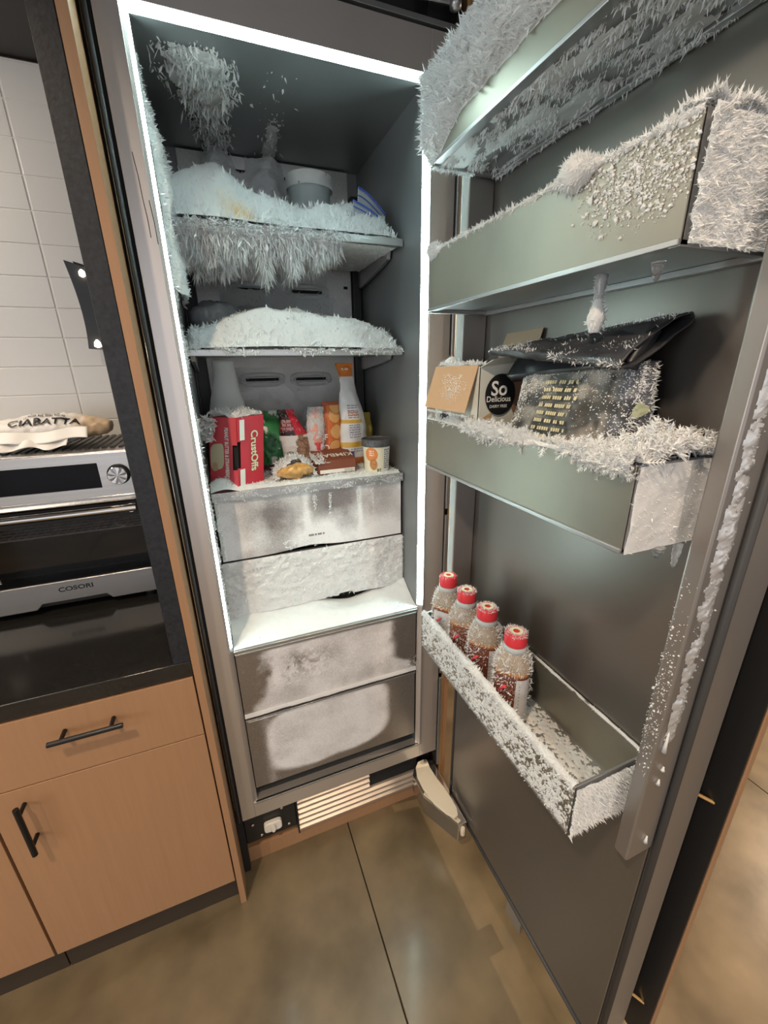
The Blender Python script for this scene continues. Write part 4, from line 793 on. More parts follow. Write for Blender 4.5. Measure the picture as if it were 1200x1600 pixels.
# ------------------------------------------------------------------ food on the cabinet shelves
# red sandwich carton, one corner towards the room, its corner window torn open
rb = thing('sandwich_carton', 'red sandwich carton with torn corner window, frost on its top', 'carton', (0.024, 0.185, Z3 + 0.002))
cz0, ch = Z3 + 0.004, 0.186; lean = 0.10
Cn, Lf, Rt, Bk = np.array([0.021, 0.128]), np.array([-0.046, 0.182]), np.array([0.094, 0.186]), np.array([0.029, 0.240])
def wallp(a, b):
    def fn(s, z, off=0.0):
        s = np.asarray(s, float); z = np.asarray(z, float); d = b - a; n = np.array([d[1], -d[0]]) / np.linalg.norm(d)
        if n[1] > 0 and (a is Lf or b is Rt): n = n
        xy = a[None] + s.reshape(-1, 1) * d[None] + n[None] * off
        return np.c_[xy[:, 0] + lean * z.ravel(), xy[:, 1], cz0 + z.ravel()]
    return fn
RED, PINK = (0.60, 0.022, 0.045), (0.62, 0.075, 0.10)
def face(name, a, b, keepf, col):
    fn = wallp(a, b); U, V = np.meshgrid(np.linspace(0, 1, 31), np.linspace(0, ch, 41), indexing='ij')
    P = fn(U.ravel(), V.ravel()).reshape(31, 41, 3); uc = (U[:-1, :-1] + U[1:, 1:]) / 2; vc = (V[:-1, :-1] + V[1:, 1:]) / 2
    o = MB().grid(P, np.tile(np.array(col, float), (31, 41, 1)), keepf(uc, vc)).build(name, M['card'], rb)
    sd = o.modifiers.new('thick', 'SOLIDIFY'); sd.thickness = 0.0012; return fn, o
holeL = lambda u, v: ~((v > 0.045) & (v < 0.125) & (u > 0.80 - 0.5 * np.abs(v - 0.118) * 4 * (v > 0.105)))
holeR = lambda u, v: ~((v > 0.055) & (v < 0.130) & (u < 0.17))
fL, oL = face('carton_side', Lf, Cn, lambda u, v: ~((v > 0.050) & (v < 0.118) & (u > 0.83)), PINK)
fR, oR = face('carton_side', Cn, Rt, lambda u, v: ~((v > 0.050) & (v < 0.125) & (u < 0.15)), RED)
face('carton_side', Rt, Bk, lambda u, v: v > -1, RED); face('carton_side', Bk, Lf, lambda u, v: v > -1, RED)
tp = lambda z: [tuple(wallp(a, b)(np.array([0.0]), np.array([z]))[0]) for a, b in ((Lf, Cn), (Cn, Rt), (Rt, Bk), (Bk, Lf))]
MB().add(tp(ch), [(0, 1, 2, 3)]).build('carton_top', M['card'], rb).data.color_attributes['Col'].data.foreach_set('color', [0.62, 0.05, 0.08, 1] * 4)
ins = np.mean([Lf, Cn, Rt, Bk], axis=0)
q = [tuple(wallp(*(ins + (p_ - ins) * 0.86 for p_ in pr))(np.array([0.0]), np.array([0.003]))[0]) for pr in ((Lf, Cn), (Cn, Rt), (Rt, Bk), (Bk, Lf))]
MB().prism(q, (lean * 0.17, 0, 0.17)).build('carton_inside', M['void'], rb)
def quadp(fn, s0, s1, z0, z1, off): return fn(np.array([s0, s1, s1, s0]), np.array([z0, z0, z1, z1]), off)
# torn flaps with white tear strips
MB().add(quadp(fR, 0.0, 0.30, 0.125, 0.184, 0.003), [(0, 1, 2, 3)], [RED] * 4).build('flap', M['card'], rb)
MB().add(quadp(fR, 0.07, 0.24, 0.128, 0.180, 0.0042), [(0, 1, 2, 3)]).build('tear_strip', M['plasticw'], rb)
MB().add(quadp(fR, -0.02, 0.30, 0.003, 0.056, 0.003), [(0, 1, 2, 3)], [RED] * 4).build('flap', M['card'], rb)
MB().add(quadp(fR, 0.06, 0.24, 0.006, 0.052, 0.0042), [(0, 1, 2, 3)]).build('tear_strip', M['plasticw'], rb)
MB().add(quadp(fL, 0.78, 1.05, 0.002, 0.050, 0.003), [(0, 1, 2, 3)], [PINK] * 4).build('flap', M['card'], rb)
def vert_text(fn, s0, z0, off, up, length_scale): # text reading downwards
    return lambda x, y: fn(s0 + y * up, z0 - x * length_scale, off)
lettering('lettering', 'CrustOffs', 0.034, vert_text(fR, 0.62, 0.094, 0.0012, 10.5, 1.0), M['inkc'], rb, 0.03, 0.80)
v, f = text_geo('CrustOffs', 0.034, 0.055); v = v * np.array([0.80, 1.0])
MB().add(fR(0.62 + v[:, 1] * 10.5, 0.094 - v[:, 0], 0.0008), f).build('lettering_shadow', mat('dark_red_ink', (0.16, 0.01, 0.015), 0.5), rb)
lettering('lettering', 'PEANUT BUTTER & STRAWBERRY JAM', 0.0140, vert_text(fL, 0.64, 0.085, 0.0012, 13.0, 1.0), M['inkw'], rb, 0.035, 0.64)
a = np.linspace(0, 2 * np.pi, 37)[:-1]; sq = lambda t, e: np.sign(t) * np.abs(t) ** e
MB().add(fL(0.29 + 0.25 * sq(np.cos(a), 0.5), 0.085 + 0.034 * sq(np.sin(a), 0.5) + 0.006 * np.cos(a), 0.0012), [tuple(range(36))]).build('sandwich_print', mat('bread_print', (0.62, 0.58, 0.42), 0.5), rb)
MB().add(fL(0.20 + 0.11 * sq(np.cos(a), 0.8), 0.058 + 0.012 * sq(np.sin(a), 0.8), 0.0016), [tuple(range(36))]).build('sandwich_print', mat('jam_print', (0.55, 0.40, 0.26), 0.5), rb)
def St(u, v):
    p = (Lf[None] * ((1 - u) * (1 - v))[:, None] + Cn[None] * (u * (1 - v))[:, None] + Bk[None] * ((1 - u) * v)[:, None] + Rt[None] * (u * v)[:, None])
    return np.c_[p[:, 0] + lean * ch, p[:, 1], np.full_like(u, cz0 + ch)]
frost('frost_cap', rb, St, (0, -0.1, 1), lambda u, v: 0.010 * sst(0.9, 0.3, u) + 0.012 * (F3(u, v, 5, 5, 3) - 0.35), (40, 40), 2300, 0.009, 'blade', 0.8, 201)
frost('frost_cap', rb, plane((-0.052, 0.176, cz0 + 0.13), (0.03, -0.022, 0), (0.01, 0, 0.055)), (-0.8, -0.6, 0), lambda u, v: 0.012 * bump(u, 0.1, 0.3) * v + 0.001, (12, 16), 700, 0.014, 'blade', 0.8, 202, sheet=False)

# white flared bag neck behind the red carton
t = thing('plastic_bag', 'frosted white plastic bag neck standing behind the red carton', 'bag', (0.03, 0.40, Z3 + 0.003))
bg2 = Bag((0.022, 0.34, Z3 + 0.006), (0.03, 0, 1), (1, 0, 0), (0, -1, 0), 0.325, lambda q: 0.052 - 0.022 * sst(0.5, 0.95, q), lambda q: 0.036 - 0.014 * sst(0.4, 0.9, q), 0.8, 0.004, 24, 15)
bg2.build('bag', mat('white_film', (0.95, 0.95, 0.96), 0.35, transl=0.4), t, None, 40, 40)

def pouch(name, label, cat, c, A, L, w, d, paint, B=(1, 0, 0), D=(0, -1, 0), cr=0.004, seed=1, m='paint', pinch=(0.08, 0.12)):
    t = thing(name, label, cat, c)
    wf = lambda q: w * (1 - 0.10 * sst(0.75, 1.0, q)); df = lambda q: d * sst(-0.03, pinch[0], q) * sst(1.02, 1 - pinch[1] - 0.25, q) + 0.0018
    b = Bag((c[0], c[1], c[2] + 0.002), A, B, D, L, wf, df, 0.9, cr, 30, seed); b.build('bag', M[m], t, paint, 90, 90)
    return t, b
nrmv = lambda v: tuple(np.array(v, float) / np.linalg.norm(v))
HPI = math.pi / 2
# green vegetable bag
def pg(Q, T):
    c = paintmap(Q.shape, (0.03, 0.20, 0.06)); k = fbm(np.stack([Q * 5, np.cos(T) * 2.5, 0 * Q], -1), 4) ; c[(k > 0.60)] = (0.65, 0.68, 0.66); c[(k < 0.36)] = (0.008, 0.09, 0.022); c[Q < 0.14] = (0.10, 0.03, 0.05); return c
pouch('frozen_food_bag', 'green frozen food bag slumped beside the red carton', 'food bag', (0.138, 0.315, Z3), nrmv((0.03, 0, 1)), 0.185, 0.040, 0.03, pg, seed=21, cr=0.007)
# meatball bag: black and red top, white middle, brown balls
def pm(Q, T):
    x = np.cos(T) * mb_.w(Q); z = Q * 0.172; c = paintmap(Q.shape, (0.74, 0.72, 0.72)); up = Q > 0.55
    c[up] = (0.035, 0.012, 0.016); c[up & (x > 0.004 - (Q - 0.55) * 0.012)] = (0.58, 0.02, 0.045); c[(Q > 0.63) & (Q < 0.80) & (x <= 0.004)] = (0.17, 0.018, 0.035)
    for bx, bz, r in ((-0.022, 0.030, 0.0165), (0.004, 0.022, 0.015), (0.028, 0.026, 0.016), (0.012, 0.046, 0.017), (0.034, 0.050, 0.015), (0.014, 0.070, 0.0155), (0.032, 0.074, 0.014), (0.018, 0.088, 0.010)):
        d2_ = (x - bx) ** 2 + (z - bz) ** 2; k = d2_ < r * r
        n = fbm(np.stack([x * 170, z * 170, 0 * z], -1), 3)[..., None]
        cc = np.array([0.30, 0.16, 0.10]) * (0.5 + 1.0 * n) * (1.15 - 0.5 * d2_ / (r * r))[..., None]; c[k] = cc[k]
    return c
t = thing('frozen_food_bag', 'frozen meatball bag with red and black top leaning on green bag', 'food bag', (0.216, 0.29, Z3))
mb_ = Bag((0.222, 0.29, Z3 + 0.022), nrmv((-0.20, 0, 1)), (1, 0, 0), (0, -1, 0), 0.172, lambda q: 0.046 - 0.022 * sst(0.45, 0.95, q), lambda q: 0.026 * sst(-0.03, 0.1, q) * sst(1.02, 0.7, q) + 0.002, 0.9, 0.004, 30, 23)
mb_.build('bag', M['paint'], t, pm, 120, 120)
v, f = wordbars(0.045, 3, 0.011, 5, 0.75); MB().add(mb_.surf(0.74 + v[:, 1] / 0.172, HPI + 0.35 - v[:, 0] / 0.045, 0.0015), f).build('print', mat('pale_red_ink', (0.55, 0.30, 0.32), 0.5), t)
frost('frost_cap', t, lambda u, v: mb_.surf(u, HPI + (v - 0.5) * 2.4), (0, -1, 0.2), lambda u, v: 0.004 * (F3(u, v, 9, 9, 3) - 0.52) + 0.006 * sst(0.25, 0.05, u), (30, 30), 700, 0.006, 'spike', 0.7, 203, sheet=False, dens=lambda u, v: 0.08 + 0.9 * sst(0.3, 0.05, u))
# wrapped golden pastry under frost
t = thing('wrapped_pastry', 'golden pastry in clear wrap, half buried in frost at the shelf edge', 'pastry', (0.185, 0.175, Z3 + 0.004))
pz = Bag((0.130, 0.168, Z3 + 0.024), (1, 0.05, 0.06), (0, -1, 0.25), (0, 0.25, 1), 0.105, lambda q: 0.030 * np.sin(np.pi * (q * 0.92 + 0.04)) ** 0.5, lambda q: 0.020 * np.sin(np.pi * (q * 0.92 + 0.04)) ** 0.6, 0.9, 0.013, 48, 31)
def pp(Q, T):
    n = fbm(np.stack([Q * 9, np.cos(T) * 3, np.sin(T) * 3], -1), 8)[..., None]; return np.array([0.55, 0.30, 0.085]) * (0.5 + 1.1 * n)
pz.build('pastry', mat('glazed_pastry', (1, 1, 1), 0.18, attr=True, noise_s=40, noise_a=0.1, coat=0.8), t, pp, 50, 50)
frost('frost_cap', t, lambda u, v: np.stack([0.124 + 0.118 * u, 0.155 + 0.09 * v, Z3 + 0.010 + 0.052 * np.sin(np.pi * u) ** 0.6 * sst(-0.1, 0.35, v) * sst(1.2, 0.7, v)], -1), (0, -0.35, 1), lambda u, v: 0.010 * (F3(u, v, 8, 8, 5) - 0.3) - 0.016 * bump(v, 0.0, 0.22) * bump(u, 0.45, 0.33), (50, 40), 2600, 0.009, 'blade', 0.8, 204)
# small dark red packet and kimbap box
t = thing('snack_box', 'flat brown kimbap box lying upside down in front of pouches', 'food box', (0.315, 0.22, Z3 + 0.006))
a0 = 0.03; ca, sa = math.cos(a0), math.sin(a0)
def kb_(x, y, z): x = np.asarray(x, float); y = np.asarray(y, float); return np.c_[0.252 + x * ca - y * sa, 0.178 + x * sa + y * ca, np.asarray(z, float) + 0 * x]
hx, hy, hz = 0.118, 0.105, 0.040
vv = np.vstack([kb_([0, hx, hx, 0], [0, 0, hy, hy], [Z3 + 0.006] * 4), kb_([0, hx, hx, 0], [0.004, 0.004, hy, hy], [Z3 + 0.006 + hz] * 4)])
vv[4:, 2] += np.array([0, 0, 0.022, 0.022])
MB().add(vv, [(3, 2, 1, 0), (4, 5, 6, 7), (0, 1, 5, 4), (1, 2, 6, 5), (2, 3, 7, 6), (3, 0, 4, 7)], [(0.21, 0.062, 0.032)] * 8).build('box', M['card'], t, bevel=0.002)
fk = lambda x, y: np.c_[kb_(0.062 - x, 0.036 - y, 0)[:, :2], Z3 + 0.0465 + (0.036 - y) / hy * 0.022 + 0.0016]
lettering('lettering', 'KIMBAP', 0.034, fk, M['inkw'], t, 0.012, 0.95)
MB().add(np.c_[kb_([0.004, 0.112, 0.112, 0.004], [-0.0006] * 4, [0] * 4)[:, :2], Z3 + 0.006 + np.array([0.003, 0.003, 0.014, 0.014])], [(0, 1, 2, 3)]).build('label_strip', M['inkw'], t)
v, f = wordbars(0.03, 3, 0.003, 9); MB().add(np.c_[kb_(v[:, 0] + 0.095, np.full(len(v), -0.001), 0)[:, :2], Z3 + 0.0145 + v[:, 1]], f).build('small_print', M['inkg'], t)
frost('frost_cap', t, lambda u, v: kb_(u * 0.05 - 0.008, v * 0.07 - 0.004, Z3 + 0.04 + 0.014 * v), (-0.2, -0.2, 1), lambda u, v: 0.012 * (F3(u, v, 6, 6, 3) - 0.45) * sst(0.9, 0.4, u), (24, 24), 500, 0.009, 'blade', 0.8, 205)
# pink pouch under frost, orange pouch, tall white bag
def pk(Q, T):
    n = fbm(np.stack([Q * 7, np.cos(T) * 2, 0 * Q], -1), 6); c = paintmap(Q.shape, (0.80, 0.62, 0.60)); c[n > 0.46] = (0.80, 0.36, 0.30); c[(Q < 0.45) & (Q > 0.1)] = (0.72, 0.07, 0.08); return c
t, pk_ = pouch('frozen_pouch', 'pink and red pouch furred with frost beside the orange pouch', 'food pouch', (0.268, 0.285, Z3), nrmv((0.045, 0, 1)), 0.192, 0.026, 0.022, pk, seed=25)
frost('frost_cap', t, lambda u, v: pk_.surf(0.05 + 0.95 * u, HPI + (v - 0.5) * 3.0), (0, -1, 0.1), lambda u, v: 0.005 * (F3(u, v, 9, 7, 3) - 0.60) + 0.004 * np.abs(v - 0.5), (60, 30), 2400, 0.006, 'spike', 0.8, 206, dens=lambda u, v: 0.25 + 0.7 * (np.abs(v - 0.5) > 0.28) + 0.4 * (u > 0.55))
def po(Q, T):
    c = paintmap(Q.shape, (0.66, 0.16, 0.03)); x = np.cos(T)
    for q0, x0 in ((0.10, 0.35), (0.33, 0.30), (0.56, 0.42), (0.80, 0.30), (0.93, 0.5)):
        k = ((Q - q0) / 0.105) ** 2 + ((x - x0) / 0.62) ** 2; c[k < 1] = (0.68, 0.36, 0.13); c[(k >= 1) & (k < 1.25)] = (0.5, 0.10, 0.02)
    c[x < -0.45] = (0.42, 0.085, 0.022); c[Q > 0.95] = (0.36, 0.07, 0.02); return c
t, po_ = pouch('frozen_pouch', 'orange pouch printed with round slices beside tall white bag', 'food pouch', (0.322, 0.290, Z3), nrmv((0.02, 0, 1)), 0.205, 0.030, 0.020, po, seed=27, pinch=(0.06, 0.05))
for txt, q0 in (('O', 0.32), ('F', 0.48)): lettering('lettering', txt, 0.026, lambda x, y, q0=q0: po_.surf(q0 + y / 0.205, HPI + 0.70 - x / 0.03, 0.0015), M['inkw'], t, 0.015)
def pw(Q, T):
    x = np.cos(T); c = paintmap(Q.shape, (0.74, 0.74, 0.76)); c[Q > 0.88] = (0.68, 0.20, 0.03)
    k = (x < 0.35) & (Q < 0.62) & (Q > 0.12)
    for a_, b_ in ((0.44, 0.475), (0.20, 0.255)): c[(Q > a_) & (Q < b_) & (x < 0.4)] = (0.62, 0.38, 0.07)
    c[(Q < 0.10)] = (0.62, 0.20, 0.045); c[(Q < 0.16) & (Q >= 0.10) & (x < -0.6)] = (0.14, 0.10, 0.34); return c
wfw = lambda q: 0.056 - 0.030 * np.clip((q - 0.20) / 0.68, 0, 1) + 0.007 * sst(0.88, 1, q)
t = thing('snack_bag', 'tall white and orange snack bag leaning in the back corner of shelf', 'food bag', (0.405, 0.29, Z3))
wb_ = Bag((0.412, 0.285, Z3 + 0.003), nrmv((-0.115, 0.02, 1)), (0.94, 0.34, 0), (0.34, -0.94, 0), 0.318, wfw, lambda q: 0.030 * sst(-0.03, 0.1, q) * sst(0.95, 0.5, q) + 0.002, 1.15, 0.011, 17, 29)
wb_.build('bag', M['paint'], t, pw, 110, 90)
for q0, rows, mm, sd in ((0.56, 5, 'inkg', 1), (0.36, 6, 'inkg', 2), (0.17, 2, 'inkg', 4)):
    v, f = wordbars(0.052, rows, 0.0075, sd, 0.4); MB().add(wb_.surf(q0 + v[:, 1] / 0.318, HPI + 0.30 - v[:, 0] / 0.052, 0.0012), f).build('small_print', mat('violet_ink', (0.14, 0.10, 0.20), 0.5), t)
v, f = wordbars(0.05, 3, 0.009, 14, 0.4); MB().add(wb_.surf(0.52 + v[:, 1] / 0.318, HPI + 0.30 - v[:, 0] / 0.052, 0.0014), f).build('small_print', mat('orange_ink', (0.6, 0.2, 0.05), 0.5), t)
v, f = wordbars(0.03, 1, 0.010, 7, 0.6); MB().add(wb_.surf(0.945 + v[:, 1] / 0.318, HPI - v[:, 0] / 0.03, 0.0014), f).build('small_print', M['inkw'], t)
t = thing('frozen_pouch', 'yellow pouch tucked behind the tall white snack bag', 'food pouch', (0.462, 0.34, Z3))
Bag((0.455, 0.345, Z3 + 0.003), (0, 0, 1), (1, 0, 0), (0, -1, 0), 0.16, lambda q: 0.030 - 0.008 * q, lambda q: 0.022 * sst(1.02, 0.7, q) + 0.002, 0.9, 0.004, 30, 33).build('bag', M['paint'], t, lambda Q, T: paintmap(Q.shape, (0.42, 0.30, 0.05)), 40, 40)
# ice cream cup
t = thing('ice_cream_cup', 'cream ice cream cup with dark lid and orange print on shelf', 'cup', (0.432, 0.175, Z3 + 0.004))
cx, cy, cz = 0.432, 0.172, Z3 + 0.005
def cupc(q, k):
    a_ = k * 2 * math.pi; return (0.74, 0.70, 0.52)
cupr = lambda h: 0.036 + 0.006 * h / 0.09
MB().lathe([(0.002, cz), (cupr(0), cz), (cupr(0.045), cz + 0.045), (cupr(0.09), cz + 0.084), (0.002, cz + 0.084)], (cx, cy, 0), 48, cols=cupc).build('cup', M['card'], t, smooth=False, bevel=0.001)
li = MB().lathe([(0.044, cz + 0.078), (0.0455, cz + 0.080), (0.0455, cz + 0.097), (0.043, cz + 0.099), (0.0415, cz + 0.095), (0.002, cz + 0.094)], (cx, cy, 0), 48).build('lid', mat('dark_lid', (0.035, 0.035, 0.04), 0.5, noise_s=90, noise_a=0.6, c2=(0.14, 0.14, 0.15)), t)
def oncup(x, z, off=0.0008):
    r = cupr(np.asarray(z)) + off; a_ = -HPI - 0.30 + np.asarray(x) / 0.04; return np.c_[cx + r * np.cos(a_), cy + r * np.sin(a_), cz + np.asarray(z)]
def disc(fn, x0, z0, rx, rz, n=24):
    V_ = [(x0, z0)] + [(x0 + rx * math.cos(6.2832 * k / n) * s_, z0 + rz * math.sin(6.2832 * k / n) * s_) for s_ in (0.5, 1.0) for k in range(n)]
    F_ = [(0, 1 + k, 1 + (k + 1) % n) for k in range(n)] + [(1 + k, 1 + n + k, 1 + n + (k + 1) % n, 1 + (k + 1) % n) for k in range(n)]
    V_ = np.array(V_); return MB().add(fn(V_[:, 0], V_[:, 1]), F_)
disc(lambda x, z: oncup(x, z), -0.018, 0.056, 0.020, 0.021).build('print', mat('orange_print', (0.66, 0.22, 0.06), 0.5), t)
disc(lambda x, z: oncup(x, z, 0.0014), -0.012, 0.026, 0.012, 0.017).build('print', mat('cookie_print', (0.42, 0.18, 0.06), 0.5, noise_s=120, noise_a=0.6), t)
v, f = wordbars(0.016, 3, 0.006, 3, 0.5); MB().add(oncup(v[:, 0] - 0.016, v[:, 1] + 0.060, 0.0014), f).build('small_print', M['inkw'], t)
V_ = np.array([(x, z) for z in (0.004, 0.076) for x in np.linspace(0.018, 0.046, 8)]); MB().add(oncup(V_[:, 0], V_[:, 1], 0.0006), [(k, k + 1, k + 9, k + 8) for k in range(7)]).build('print', M['inkw'], t)
v, f = wordbars(0.022, 9, 0.0068, 13, 0.5); MB().add(oncup(v[:, 0] + 0.032, v[:, 1] + 0.042, 0.0012), f).build('small_print', M['inkg'], t)
lettering('lettering', 'BT', 0.012, lambda x, y: oncup(x + 0.006, y + 0.008, 0.0012), M['ink'], t, 0.02)

# top shelf: tub, zip bag; second shelf: frosted bag
t = thing('plastic_tub', 'round frosted plastic tub with rim buried in snow on the top shelf', 'tub', (0.305, 0.30, Z1 + 0.002))
MB().lathe([(0.002, Z1 + 0.002), (0.050, Z1 + 0.002), (0.055, 2.018), (0.002, 2.018)], (0.305, 0.30, 0), 40).build('tub', M['frostedplastic'], t, smooth=False, bevel=0.002)
MB().lathe([(0.0575, 2.012), (0.060, 2.014), (0.060, 2.032), (0.057, 2.036), (0.002, 2.036)], (0.305, 0.30, 0), 40).build('lid', M['frostedplastic'], t, bevel=0.001)
frost('frost_cap', t, lambda u, v: np.stack([0.305 + 0.0605 * np.cos(6.283 * u), 0.30 + 0.0605 * np.sin(6.283 * u), 2.036 - 0.03 * v], -1), lambda u, v: np.stack([np.cos(6.283 * u), np.sin(6.283 * u), 0.3 + 0 * u], -1), lambda u, v: 0.002 * (F3(u, v, 20, 2, 3) - 0.35), (90, 6), 500, 0.003, 'spike', 0.6, 207)
t = thing('zip_bag', 'clear zip bag with blue seal strips poking from top shelf snow', 'bag', (0.44, 0.19, Z1 + 0.05))
def zipflap(x0, x1, y, z0, arch, hgt, lean_):
    U, V = np.meshgrid(np.linspace(0, 1, 24), np.linspace(0, 1, 10), indexing='ij')
    X = x0 + (x1 - x0) * U; Zt = z0 + arch(U); P = np.stack([X, y + 0.02 * U + lean_ * (1 - V) * 0.02, Zt - hgt * (1 - V)], -1)
    o = MB().grid(P).build('bag_wall', M['frostedplastic'], t, smooth=True); sd = o.modifiers.new('thick', 'SOLIDIFY'); sd.thickness = 0.0012
    for k in (-1, -3):
        MB().tube([tuple(P[i, k] + np.array([0, -0.0015, 0])) for i in range(24)], 0.0022 if k == -1 else 0.0014, 6).build('zip_strip', M['bluezip'], t, smooth=True)
zipflap(0.398, 0.478, 0.17, 1.985, lambda u: -0.045 * u ** 1.6, 0.07, 0.6)
zipflap(0.372, 0.450, 0.135, 1.945, lambda u: -0.026 * u + 0.004 * np.sin(u * 3), 0.05, 0.4)
t = thing('frosted_bag', 'crumpled clear bag grey with frost at the back of second shelf', 'bag', (0.03, 0.32, Z2 + 0.05))
Bag((-0.035, 0.30, Z2 + 0.085), nrmv((1, 0.1, 0.05)), (0, -1, 0), (0, 0, 1), 0.125, lambda q: 0.07 * np.sin(np.pi * (q * 0.9 + 0.05)) ** 0.5, lambda q: 0.045 * np.sin(np.pi * (q * 0.9 + 0.05)) ** 0.5, 0.9, 0.014, 26, 35).build('bag', mat('frosted_film', (0.42, 0.43, 0.45), 0.35, transl=0.3, noise_s=30, noise_a=0.4, bump_s=60, bump_a=0.5), t, None, 60, 60)

# ------------------------------------------------------------------ food in the door bins
def bottle(x, y, label, labelled, seed, ang):
    z0 = B4[0] + 0.009; t = thing('juice_bottle', label, 'bottle', (x, y, z0), 'red-capped bottles in the lowest door bin')
    n = 40; prof = [(0.010, 0), (0.032, 0.0), (0.036, 0.004), (0.0365, 0.06), (0.0365, 0.128), (0.0364, 0.134), (0.0358, 0.140), (0.034, 0.150), (0.026, 0.167), (0.0205, 0.174), (0.0195, 0.182), (0.004, 0.183)]
    A_ = np.linspace(0, 2 * np.pi, n, endpoint=False)
    def rad(r, a): return r * (1.0 - 0.04 * (r > 0.03) * np.cos(2 * (a - ang)) ** 8 + 0.05 * (r > 0.03) * np.cos(4 * (a - ang)) * -1)
    V_ = []; C_ = []; F_ = []
    for r, h in prof:
        for a in A_:
            V_.append((x + rad(r, a) * math.cos(a), y + rad(r, a) * math.sin(a), z0 + h))
            nn = noise(np.array([[a * 3, h * 60, seed]]), 2)[0]
            C_.append((0.12 + 0.08 * nn, 0.035 + 0.03 * nn, 0.030) if h < 0.130 else ((0.50, 0.22, 0.07) if h < 0.138 else (0.34, 0.28, 0.22)))
    m_ = len(prof)
    for q in range(m_ - 1):
        for k in range(n): F_.append((q * n + k, q * n + (k + 1) % n, (q + 1) * n + (k + 1) % n, (q + 1) * n + k))
    F_ += [tuple(range(n))[::-1], tuple(range((m_ - 1) * n, m_ * n))]
    MB().add(V_, F_, C_).build('bottle', M['bottle'], t, smooth=True)
    cp = MB().lathe([(0.0205, z0 + 0.185), (0.0225, z0 + 0.187), (0.0222, z0 + 0.206), (0.0195, z0 + 0.212), (0.002, z0 + 0.2125)], (x, y, 0), 32).build('cap', M['redcap'], t, bevel=0.0008)
    MB().lathe([(0.0215, z0 + 0.172), (0.0235, z0 + 0.175), (0.0228, z0 + 0.183), (0.020, z0 + 0.185)], (x, y, 0), 32).build('neck_ring', M['frostedplastic'], t, smooth=True)
    MB().lathe([(0.0125, z0 + 0.2124), (0.0125, z0 + 0.2132), (0.0065, z0 + 0.2132), (0.0065, z0 + 0.2124)], (x, y, 0), 24).build('cap_mark', M['inkc'], cp)
    def lab(a0, a1, h0, h1, name, m, off=0.0008):
        V_ = [(a, h) for h in (h0, h1) for a in np.linspace(a0, a1, 9)]; V_ = np.array(V_); r = rad(0.0365, V_[:, 0] + ang) + off
        return MB().add(np.c_[x + r * np.cos(V_[:, 0] + ang), y + r * np.sin(V_[:, 0] + ang), z0 + V_[:, 1]], [(k, k + 1, k + 10, k + 9) for k in range(8)]).build(name, m, t)
    lab(*labelled, 0.015, 0.125, 'label', mat('frosty_label', (0.55, 0.54, 0.55), 0.6, noise_s=60, noise_a=0.15))
    v, f = wordbars(0.022, 10, 0.0085, seed, 0.45); ac = sum(labelled) / 2 + ang; r = 0.0385
    MB().add(np.c_[x + r * np.cos(ac + v[:, 0] / r), y + r * np.sin(ac + v[:, 0] / r), z0 + 0.072 + v[:, 1]], f).build('small_print', mat('label_grey_ink', (0.32, 0.32, 0.34), 0.6), t)
    MB().tube([(x + 0.0378 * math.cos(b_), y + 0.0378 * math.sin(b_), z0 + h_) for b_, h_ in ((3.35, 0.085), (3.5, 0.098), (3.75, 0.108))], 0.0028, 8).build('red_print', M['redcap'], t, smooth=True)
    def Sb(u, v):
        a = 2 * np.pi * u; hh = 0.178 * v; r = np.interp(hh, [p[1] for p in prof[1:]], [p[0] for p in prof[1:]]); return np.stack([x + r * np.cos(a), y + r * np.sin(a), z0 + hh], -1)
    Nb = lambda u, v: np.stack([np.cos(2 * np.pi * u), np.sin(2 * np.pi * u), 0.15 + 1.2 * (v > 0.80)], -1)
    fac = lambda u: 0.5 + 0.5 * np.cos(2 * np.pi * u - 3.7)
    dn = lambda u, v: np.clip(0.05 + 0.5 * (v > 0.75) + 0.75 * fac(u) * (0.3 + 1.2 * F3(u, v, 9, 6, seed)) * sst(0.15, 0.6, v) - 0.55 * np.exp(-((np.mod(2 * np.pi * u - ang - sum(labelled) / 2 + np.pi, 2 * np.pi) - np.pi) / 0.5) ** 2) * (v < 0.75), 0.03, 1)
    frost('frost_coat', t, Sb, Nb, lambda u, v: 0.002 + 0 * u, (60, 50), 1050, 0.0068, 'spike', 0.5, 300 + seed, dens=dn, sheet=False)
    frost('frost_coat', t, lambda u, v: np.stack([x + 0.0225 * np.cos(6.283 * u) * (0.55 + 0.45 * v), y + 0.0225 * np.sin(6.283 * u) * (0.55 + 0.45 * v), z0 + 0.2125 - 0.004 * v * v], -1), lambda u, v: np.stack([0.5 * np.cos(6.283 * u), 0.5 * np.sin(6.283 * u), 1 + 0 * u], -1), lambda u, v: 0.0008 + 0 * u, (3, 3), 60 if seed == 1 else 420, 0.0045, 'spike', 0.6, 320 + seed, sheet=False)
bottle(0.478, -0.203, 'bottle with clean red cap at the hinge end of the lowest bin', (-0.6, 0.6), 1, 3.75)
bottle(0.482, -0.281, 'frosty red-capped bottle beside the clean-capped one in lowest bin', (2.6, 3.2), 2, 3.9)
bottle(0.484, -0.360, 'frosty red-capped bottle, third from the hinge in the lowest bin', (0.45, 1.0), 3, 3.9)
bottle(0.484, -0.456, 'red-capped bottle with tall white nutrition label beside the empty bin floor', (0.35, 1.25), 4, 3.9)

